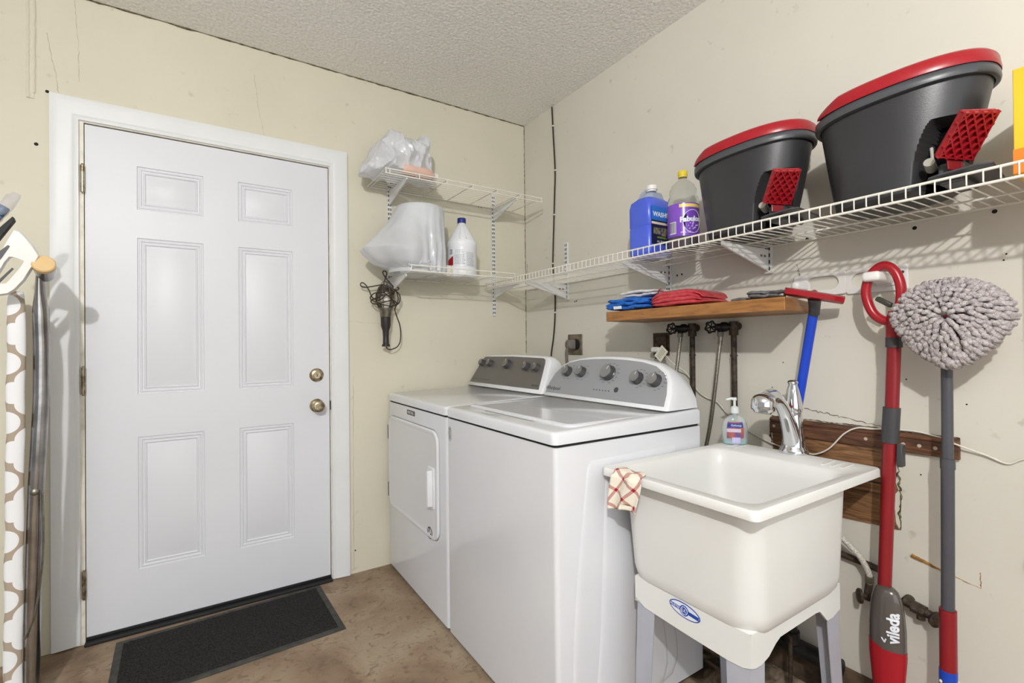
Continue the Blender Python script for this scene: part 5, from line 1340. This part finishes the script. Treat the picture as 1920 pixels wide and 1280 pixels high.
# bagged bucket on the lower shelf
zL = 1.512 + .0018
t = thing('bagged_bucket', 'white bucket wrapped in a sheer plastic bag on the lower wire shelf', 'bucket', (-.79, -.175, zL))
bc_ = Vector((-.775, -.170, zL))
b = MB(); b.lathe(bc_, [(.098, 0), (.102, .004), (.117, .325), (.120, .326), (.122, .334), (.119, .340), (.112, .338), (.09, .330)], n=40); b.build('bucket', mat('milky_bucket', (232, 236, 234), .4), t, smooth=40)
b = MB(); loops = []; NN = 150
for j in range(30):
    v = j/29; z = .343 - .343*v + (.0 if j else 0)
    lp = []
    for i in range(NN):
        ph = 2*pi*i/NN; d = Vector((cos(ph), sin(ph), 0))
        base = .1235 + .004*v
        left = max(0, -d.x)**1.6 * max(0, -d.y*.6 + .75)
        flare = .36*left*(v**1.35)*(1 if v < .72 else max(0.28, 1 - (v-.72)*3.1))
        f1 = .010*sin(ph*17 + 3*noise.noise(Vector((v*2, ph, 0)))) * (v*.9 + .1) + .008*fold((d.x*3, d.y*3, v*2.4), 1.6, 4)
        r_ = base + flare + f1*(.25 + v*.9)
        if j == 0: r_ = .118
        if v > .93: r_ = min(r_, .135 + .04*left)
        zz = bc_.z + z
        if left > .15: zz -= 0
        p = Vector((bc_.x + d.x*r_, min(-.016, bc_.y + d.y*r_), max(zz, zL)))
        lp.append(p)
    loops.append(lp)
b.loft(loops, cap0=False, cap1=False); b.build('plastic_wrap', M_film2, t, smooth=50)
b = MB(); P_ = []
g = lump((-.845, -.290, zL+.050), (.085, .035, .048), 9.0, zL, n=26); g.build('bag_gather', M_film, t, smooth=25)
# second small white thing beside the bleach
b = MB(); b.lathe((-.633, -.20, zL), [(.022, 0), (.024, .003), (.024, .052), (.020, .056)], n=18); b.build('small_jar', M_cord, label='small white jar between the bagged bucket and the bleach jug', cat='jar')
# bleach jug
t = thing('bleach_jug', 'white bleach jug with blue cap and red label on the lower wire shelf', 'jug', (-.54, -.175, zL))
jc = Vector((-.538, -.175, zL))
b = MB(); b.lathe(jc, [(.070, 0), (.077, .004), (.080, .014), (.080, .045), (.0785, .050), (.0785, .160), (.081, .168), (.081, .186), (.076, .197), (.060, .225), (.040, .262), (.024, .284), (.020, .290), (.0195, .297)], n=44)
jb = b.build('jug_body', mat('white_hdpe', (234, 236, 240), .35), t, smooth=50)
b = MB(); b.lathe(jc + Vector((0, 0, .2965)), [(.0225, 0), (.0232, .002), (.0232, .024), (.0215, .027), (0, .027)], n=30); b.build('cap', mat('blue_cap', (30, 44, 124), .4), t, smooth=40)
for s_ in (-1, 1):
    b = MB(); th = -1.95 + s_*.22; b.tube([jc + Vector((cos(th)*(.0785-.0), sin(th)*.0785, .20))*1, jc + Vector((cos(th)*.05, sin(th)*.05, .248)), jc + Vector((cos(th)*.027, sin(th)*.027, .283))], .003, 6); b.build('handle_rib', MATS['white_hdpe'], jb)
vj = math.atan2(CP.y - jc.y, CP.x - jc.x)
lb = cyl_patch(0, 2*pi, .052, .158, .0790, 60, jc).build('label', mat('label_white', (226, 228, 232), .35), jb, smooth=60)
fcj = jc
def cp(th0, th1, z0, z1, nm, m, R_=.0794): return cyl_patch(th0, th1, z0, z1, R_, 12, jc).build(nm, m, lb, smooth=60)
g = MB(); v_ = []
for u, z in ((-1.12, .062), (-.62, .062), (-.62, .108), (-1.12, .090)):
    v_.append((u, z))
n_ = 10; vs = []
for i in range(n_+1):
    u = -1.15 + .53*i/n_; th = vj + u
    vs += [jc + Vector((cos(th)*.0794, sin(th)*.0794, .060)), jc + Vector((cos(th)*.0794, sin(th)*.0794, .088 + .022*i/n_))]
g.add(vs, [(2*i, 2*i+2, 2*i+3, 2*i+1) for i in range(n_)]); g.build('red_flag', M_red, lb, smooth=60)
g = MB(); random.seed(4)
for (u0, u1, z0, z1, st) in ((-.50, .18, .066, .118, .0062), (.32, .88, .058, .132, .0062), (-.45, .1, .128, .142, .010)):
    z = z0
    while z < z1:
        uu = u0
        while uu < u1 - .05:
            L1 = random.uniform(.05, .13)
            for q in range(2):
                th = vj + uu + L1*q/2 + L1/4
                g.obox(jc + Vector((cos(th)*.0796, sin(th)*.0796, z)), (cos(th), sin(th), 0), (-sin(th), cos(th), 0), (0, 0, 1), .0002, .0796*L1/4, .0011)
            uu += L1 + .03
        z += st
g.build('label_print', mat('label_grey_print', (140, 142, 156), .5), lb, smooth=0)
cp(vj-.92, vj-.68, .118, .146, 'barcode', mat('label_dark_grey', (110, 112, 120), .5, rgb2=(200, 200, 205), nscale=300))

# trouble lamp with tangled cord
t = thing('work_lamp', 'black-handled caged work lamp wrapped in brown cord hanging from the lower wire shelf', 'work lamp', (-.92, -.06, 1.15))
lx, ly = -.923, -.062
b = MB(); b.lathe((lx, ly, 0), [(.0, 1.150), (.021, 1.150), (.0205, 1.158), (.0155, 1.165), (.0145, 1.20), (.0165, 1.232), (.0245, 1.256), (.0255, 1.300), (.022, 1.303)], n=26); b.build('handle', mat('black_brown_handle', (42, 36, 34), .45), t, smooth=40)
b = MB(); b.lathe((lx, ly, 0), [(.0265, 1.301), (.028, 1.305), (.031, 1.335), (.036, 1.345), (.036, 1.349), (.030, 1.350)], n=26); b.build('collar', M_steel, t, smooth=40)
b = MB(); b.lathe((lx, ly, 0), [(.014, 1.345), (.02, 1.36), (.026, 1.38), (.026, 1.40), (.018, 1.425), (.0, 1.432)], n=20); b.build('bulb', mat('bulb_glass', (232, 228, 218), .15), t, smooth=60)
b = MB(); vs = []
lo_ = []
for z, r_ in ((1.345, .034), (1.38, .050), (1.42, .050), (1.455, .036), (1.475, .012)):
    lo_.append([Vector((lx + r_*cos(a_), ly + r_*sin(a_), z)) for a_ in [radians(10 + 160*i/16) for i in range(17)]])
b.loft(lo_, False, False, closed=False); b.build('reflector', mat('dull_aluminium', (190, 186, 176), .3, .9, rgb2=(140, 134, 120), nscale=40), t, smooth=60, solid=.0012)
b = MB()
for k in range(8):
    a_ = 2*pi*k/8 + .2; c, s = cos(a_), sin(a_)
    b.tube(spline([(lx+c*.034, ly+s*.034, 1.345), (lx+c*.046, ly+s*.046, 1.385), (lx+c*.044, ly+s*.044, 1.43), (lx+c*.02, ly+s*.02, 1.478), (lx, ly, 1.485)], 4), .0014, 5)
for z, r_ in ((1.38, .0455), (1.43, .044)): b.tube([(lx+r_*cos(2*pi*i/24), ly+r_*sin(2*pi*i/24), z) for i in range(24)], .0014, 5, True)
b.tube([(lx, ly, 1.483), (lx+.005, ly, 1.497), (lx+.012, ly, 1.5045)], .0018, 6)
b.build('cage', M_steel, t, smooth=60)
cordm = mat('brown_black_cord', (54, 42, 32), .5)
P_ = spline([(-.921, -.062, 1.152), (-.916, -.060, 1.140), (-.900, -.058, 1.134), (-.875, -.054, 1.140), (-.855, -.05, 1.152), (-.842, -.05, 1.18), (-.840, -.05, 1.23), (-.848, -.055, 1.27), (-.865, -.06, 1.31), (-.875, -.065, 1.345),
     (-.872, -.085, 1.37), (-.90, -.112, 1.385), (-.945, -.112, 1.375), (-.985, -.085, 1.365), (-.995, -.05, 1.385), (-.960, -.10, 1.405), (-.91, -.12, 1.425), (-.865, -.09, 1.445), (-.852, -.05, 1.46), (-.868, -.03, 1.472), (-.885, -.07, 1.45),
     (-.858, -.085, 1.42), (-.850, -.07, 1.385), (-.868, -.06, 1.365), (-.89, -.10, 1.375), (-.92, -.118, 1.40), (-.955, -.105, 1.425), (-.985, -.07, 1.42), (-.998, -.05, 1.395), (-.97, -.09, 1.37), (-.92, -.115, 1.355), (-.88, -.10, 1.365), (-.862, -.08, 1.40),
     (-.872, -.07, 1.445), (-.90, -.075, 1.475), (-.925, -.07, 1.505), (-.937, -.065, 1.530), (-.928, -.062, 1.540), (-.917, -.066, 1.530), (-.925, -.072, 1.505), (-.935, -.075, 1.475), (-.945, -.10, 1.44), (-.942, -.112, 1.41), (-.965, -.09, 1.385),
     (-.99, -.06, 1.40), (-1.005, -.05, 1.44), (-1.02, -.045, 1.465), (-1.038, -.045, 1.475), (-1.046, -.045, 1.462), (-1.030, -.045, 1.452), (-1.00, -.05, 1.455), (-.965, -.055, 1.463), (-.935, -.062, 1.468), (-.905, -.072, 1.455), (-.885, -.085, 1.43), (-.915, -.115, 1.41), (-.97, -.10, 1.415)], 5)
b = MB(); b.tube(P_, .0030, 7); b.build('cord', cordm, t, smooth=60)

# ------------------------------------------------------------------ left edge: ironing board and odds
def trellis():
    m = bpy.data.materials.new('trellis_cover'); m.use_nodes = True
    N = m.node_tree.nodes; L = m.node_tree.links; bs = N['Principled BSDF']; bs.inputs['Roughness'].default_value = .8
    uv = N.new('ShaderNodeUVMap'); sp = N.new('ShaderNodeSeparateXYZ'); L.new(uv.outputs['UV'], sp.inputs[0])
    def M_(op, a, b_=None, c=None):
        n = N.new('ShaderNodeMath'); n.operation = op
        for i, q in enumerate((a, b_)):
            if q is None: continue
            if isinstance(q, (int, float)): n.inputs[i].default_value = q
            else: L.new(q, n.inputs[i])
        return n.outputs[0]
    u, v = sp.outputs['X'], sp.outputs['Y']
    # quatrefoil lattice: distance to circles on a staggered grid
    def cell(ou, ov):
        fu = M_('SUBTRACT', M_('FRACT', M_('ADD', u, ou)), .5); fv = M_('SUBTRACT', M_('FRACT', M_('ADD', v, ov)), .5)
        ds = []
        for cu, cv in ((.2, 0), (-.2, 0), (0, .2), (0, -.2)):
            du = M_('SUBTRACT', fu, cu); dv = M_('SUBTRACT', fv, cv)
            ds.append(M_('SQRT', M_('ADD', M_('MULTIPLY', du, du), M_('MULTIPLY', dv, dv))))
        d = M_('MINIMUM', M_('MINIMUM', ds[0], ds[1]), M_('MINIMUM', ds[2], ds[3]))
        return d
    d1 = cell(0, 0); d2 = cell(.5, .5)
    d = M_('MINIMUM', d1, d2)
    # taupe band where the nearest quatrefoil edge is
    inside = M_('LESS_THAN', d, .186); 
    mx = N.new('ShaderNodeMix'); mx.data_type = 'RGBA'; mx.inputs['A'].default_value = lin((164, 150, 134)); mx.inputs['B'].default_value = lin((230, 231, 234)); L.new(inside, mx.inputs['Factor']); L.new(mx.outputs['Result'], bs.inputs['Base Color'])
    return m
t = thing('ironing_board', 'folded ironing board with white and taupe trellis cover standing against the door wall', 'ironing board', (-2.23, -.2, 0))
vd2 = Vector((-.225, .974, 0)); vr2 = Vector((.974, .225, 0))
org = Vector((-2.222, -.365, 0))
b = MB(); L_ = []
sec = []
for i in range(13):
    a_ = pi*i/12; sec.append((-.0215*cos(a_), -.013*sin(a_)))
sec += [(.0215, .30), (-.0215, .30)]
zz = [.012, .05] + [.1 + .05*k for k in range(23)] + [1.24, 1.28, 1.30, 1.32, 1.335, 1.342]
for z in zz:
    k = 0 if z < 1.2 else ((z-1.2)/.142)
    lean = .012*(z/1.3)
    sh = .060*k**3
    wv = .0012*sin(z*23)
    L_.append([org + vr2*(p*(1 - .25*k**4) + lean + wv) + vd2*(max(q, sh + q) if q < .1 else q) + Vector((0, 0, z)) for p, q in sec])
b.loft(L_)
cover = b.build('padded_cover', trellis(), t, smooth=60)
me = cover.data; uvl = me.uv_layers.new(name='UVMap')
nsec = len(sec)
for lp in me.loops:
    vi = lp.vertex_index; j = vi // nsec; i = vi % nsec
    p, q = sec[i]; uvl.data[lp.index].uv = ((i/12*.066 if i <= 12 else (.066+.30 if i == 13 else -.3))/.185 + .15, zz[j]/.185)
b = MB(); lo_ = []
LK = [(1.40, -2.157, .011, .026), (1.34, -2.158, .014, .024), (1.27, -2.158, .020, .021), (1.15, -2.156, .020, .020), (1.0, -2.157, .020, .020), (.85, -2.163, .020, .020), (.70, -2.170, .020, .020), (.50, -2.175, .020, .020), (.3, -2.179, .020, .020), (.001, -2.182, .020, .020)]
for q in range(46):
    z = 1.40 - 1.399*q/45
    for (z0_, x0_, rx0, ry0), (z1_, x1_, rx1, ry1) in zip(LK, LK[1:]):
        if z1_ <= z <= z0_:
            k = (z0_-z)/(z0_-z1_); k = k*k*(3-2*k) if q < 8 else k; lo_.append(el(x0_+(x1_-x0_)*k, -.35, ry0+(ry1-ry0)*k, rx0+(rx1-rx0)*k, z, n_=28)); break
b.loft(lo_); lg = b.build('steel_leg', M_chrome if False else mat('polished_steel_leg', (176, 174, 172), .2, 1.0, rgb2=(140, 138, 136), nscale=12), t, smooth=60)
b = MB(); b.tube(spline([(-2.151, -.372, .70), (-2.148, -.372, .55), (-2.155, -.372, .42), (-2.172, -.372, .30), (-2.192, -.372, .24)], 5), .003, 8); b.build('weld_seam', M_steel, lg)
b = MB(); b.lathe((-2.170, -.367, .697), [(.011, 0), (.011, .003), (.007, .006), (.004, .007)], axis=(.1, -1, 0), n=18); b.build('rivet', M_steel, lg)
b = MB(); b.lathe((-2.146, -.352, 1.392), [(.021, 0), (.0225, .02), (.0255, .04), (.027, .066)], axis=(.15, -1, .42), n=26); ft = b.build('foot_tube', MATS['polished_steel_leg'], t)
b = MB(); b.lathe((-2.1372, -.411, 1.4170), [(.0285, 0), (.0290, .014), (.026, .0175), (.0, .018)], axis=(.15, -1, .42), n=28); b.build('foot_cap', mat('tan_rubber_cap', (222, 190, 138), .55), t, smooth=40)
# white plastic iron rest / hanger
t = thing('iron_rest', 'white plastic holder with triangular opening hung at the left picture edge', 'iron rest', (-2.19, -.42, 1.32))
pp_ = [(-2.262, 1.315), (-2.262, 1.40), (-2.233, 1.440), (-2.215, 1.488), (-2.200, 1.523), (-2.190, 1.520), (-2.180, 1.509), (-2.160, 1.478), (-2.144, 1.446), (-2.153, 1.425), (-2.166, 1.398), (-2.180, 1.366), (-2.200, 1.336), (-2.215, 1.322), (-2.240, 1.316)]
cc_ = (-2.205, 1.408)
hole = [(-2.240, 1.352), (-2.240, 1.368), (-2.236, 1.385), (-2.222, 1.420), (-2.212, 1.437), (-2.205, 1.438), (-2.196, 1.435), (-2.186, 1.431), (-2.178, 1.427), (-2.181, 1.418), (-2.190, 1.400), (-2.202, 1.380), (-2.214, 1.360), (-2.219, 1.354), (-2.230, 1.352)]
def yl(pl, y): return [Vector((x, y, z)) for x, z in pl]
def shr(pl, f): return [(cc_[0] + (x-cc_[0])*f, cc_[1] + (z-cc_[1])*f) for x, z in pl]
b = MB(); b.loft([yl(hole, -.405), yl(shr(hole, .99), -.428), yl(shr(pp_, .96), -.430), yl(pp_, -.424), yl(pp_, -.412), yl(shr(pp_, .97), -.405), yl(hole, -.405)], False, False)
ir = b.build('holder_body', M_hold, t, smooth=30, weld=True)
b = MB(); b.prism(yl([(-2.258, 1.484), (-2.202, 1.560), (-2.198, 1.548), (-2.250, 1.452)], -.436), (0, .02, 0)); b.build('black_edge', M_black, t, smooth=0, bevel=.0015)
b = MB(); b.prism(yl([(-2.232, 1.45), (-2.213, 1.472), (-2.209, 1.469), (-2.230, 1.425)], -.4315), (0, .0015, 0)); b.prism(yl([(-2.24, 1.36), (-2.207, 1.405), (-2.204, 1.402), (-2.238, 1.352)], -.42), (0, .006, 0)); b.build('slot', M_dkgrey, ir, smooth=0)
t = thing('wrapped_roll', 'blue and silver roll in clear wrapping above the white holder, left edge', 'wrapped roll', (-2.21, -.45, 1.5))
a0 = Vector((-2.262, -.45, 1.508)); a1 = Vector((-2.187, -.45, 1.628)); d = (a1-a0).normalized()
b = MB(); b.lathe(a0, [(.013, 0), (.014, .01), (.0145, .085), (.012, .09)], axis=d, n=20); b.build('blue_roll', mat('steel_blue', (66, 108, 150), .3, .3, rgb2=(40, 60, 90), nscale=20), t)
b = MB(); lo_ = []; random.seed(12)
for k in range(15):
    u = k/14; c_ = a0.lerp(a1, u); s1 = d.orthogonal().normalized(); s2 = d.cross(s1); r_ = .0165*(1 if u < .85 else 1-(u-.85)*3.2)
    lo_.append([c_ + (s1*cos(2*pi*i/14) + s2*sin(2*pi*i/14))*r_*random.uniform(.82, 1.1) for i in range(14)])
b.loft(lo_); b.build('clear_wrap', mat('crinkled_film', (200, 198, 206), .08, alpha=.32), t, smooth=0)
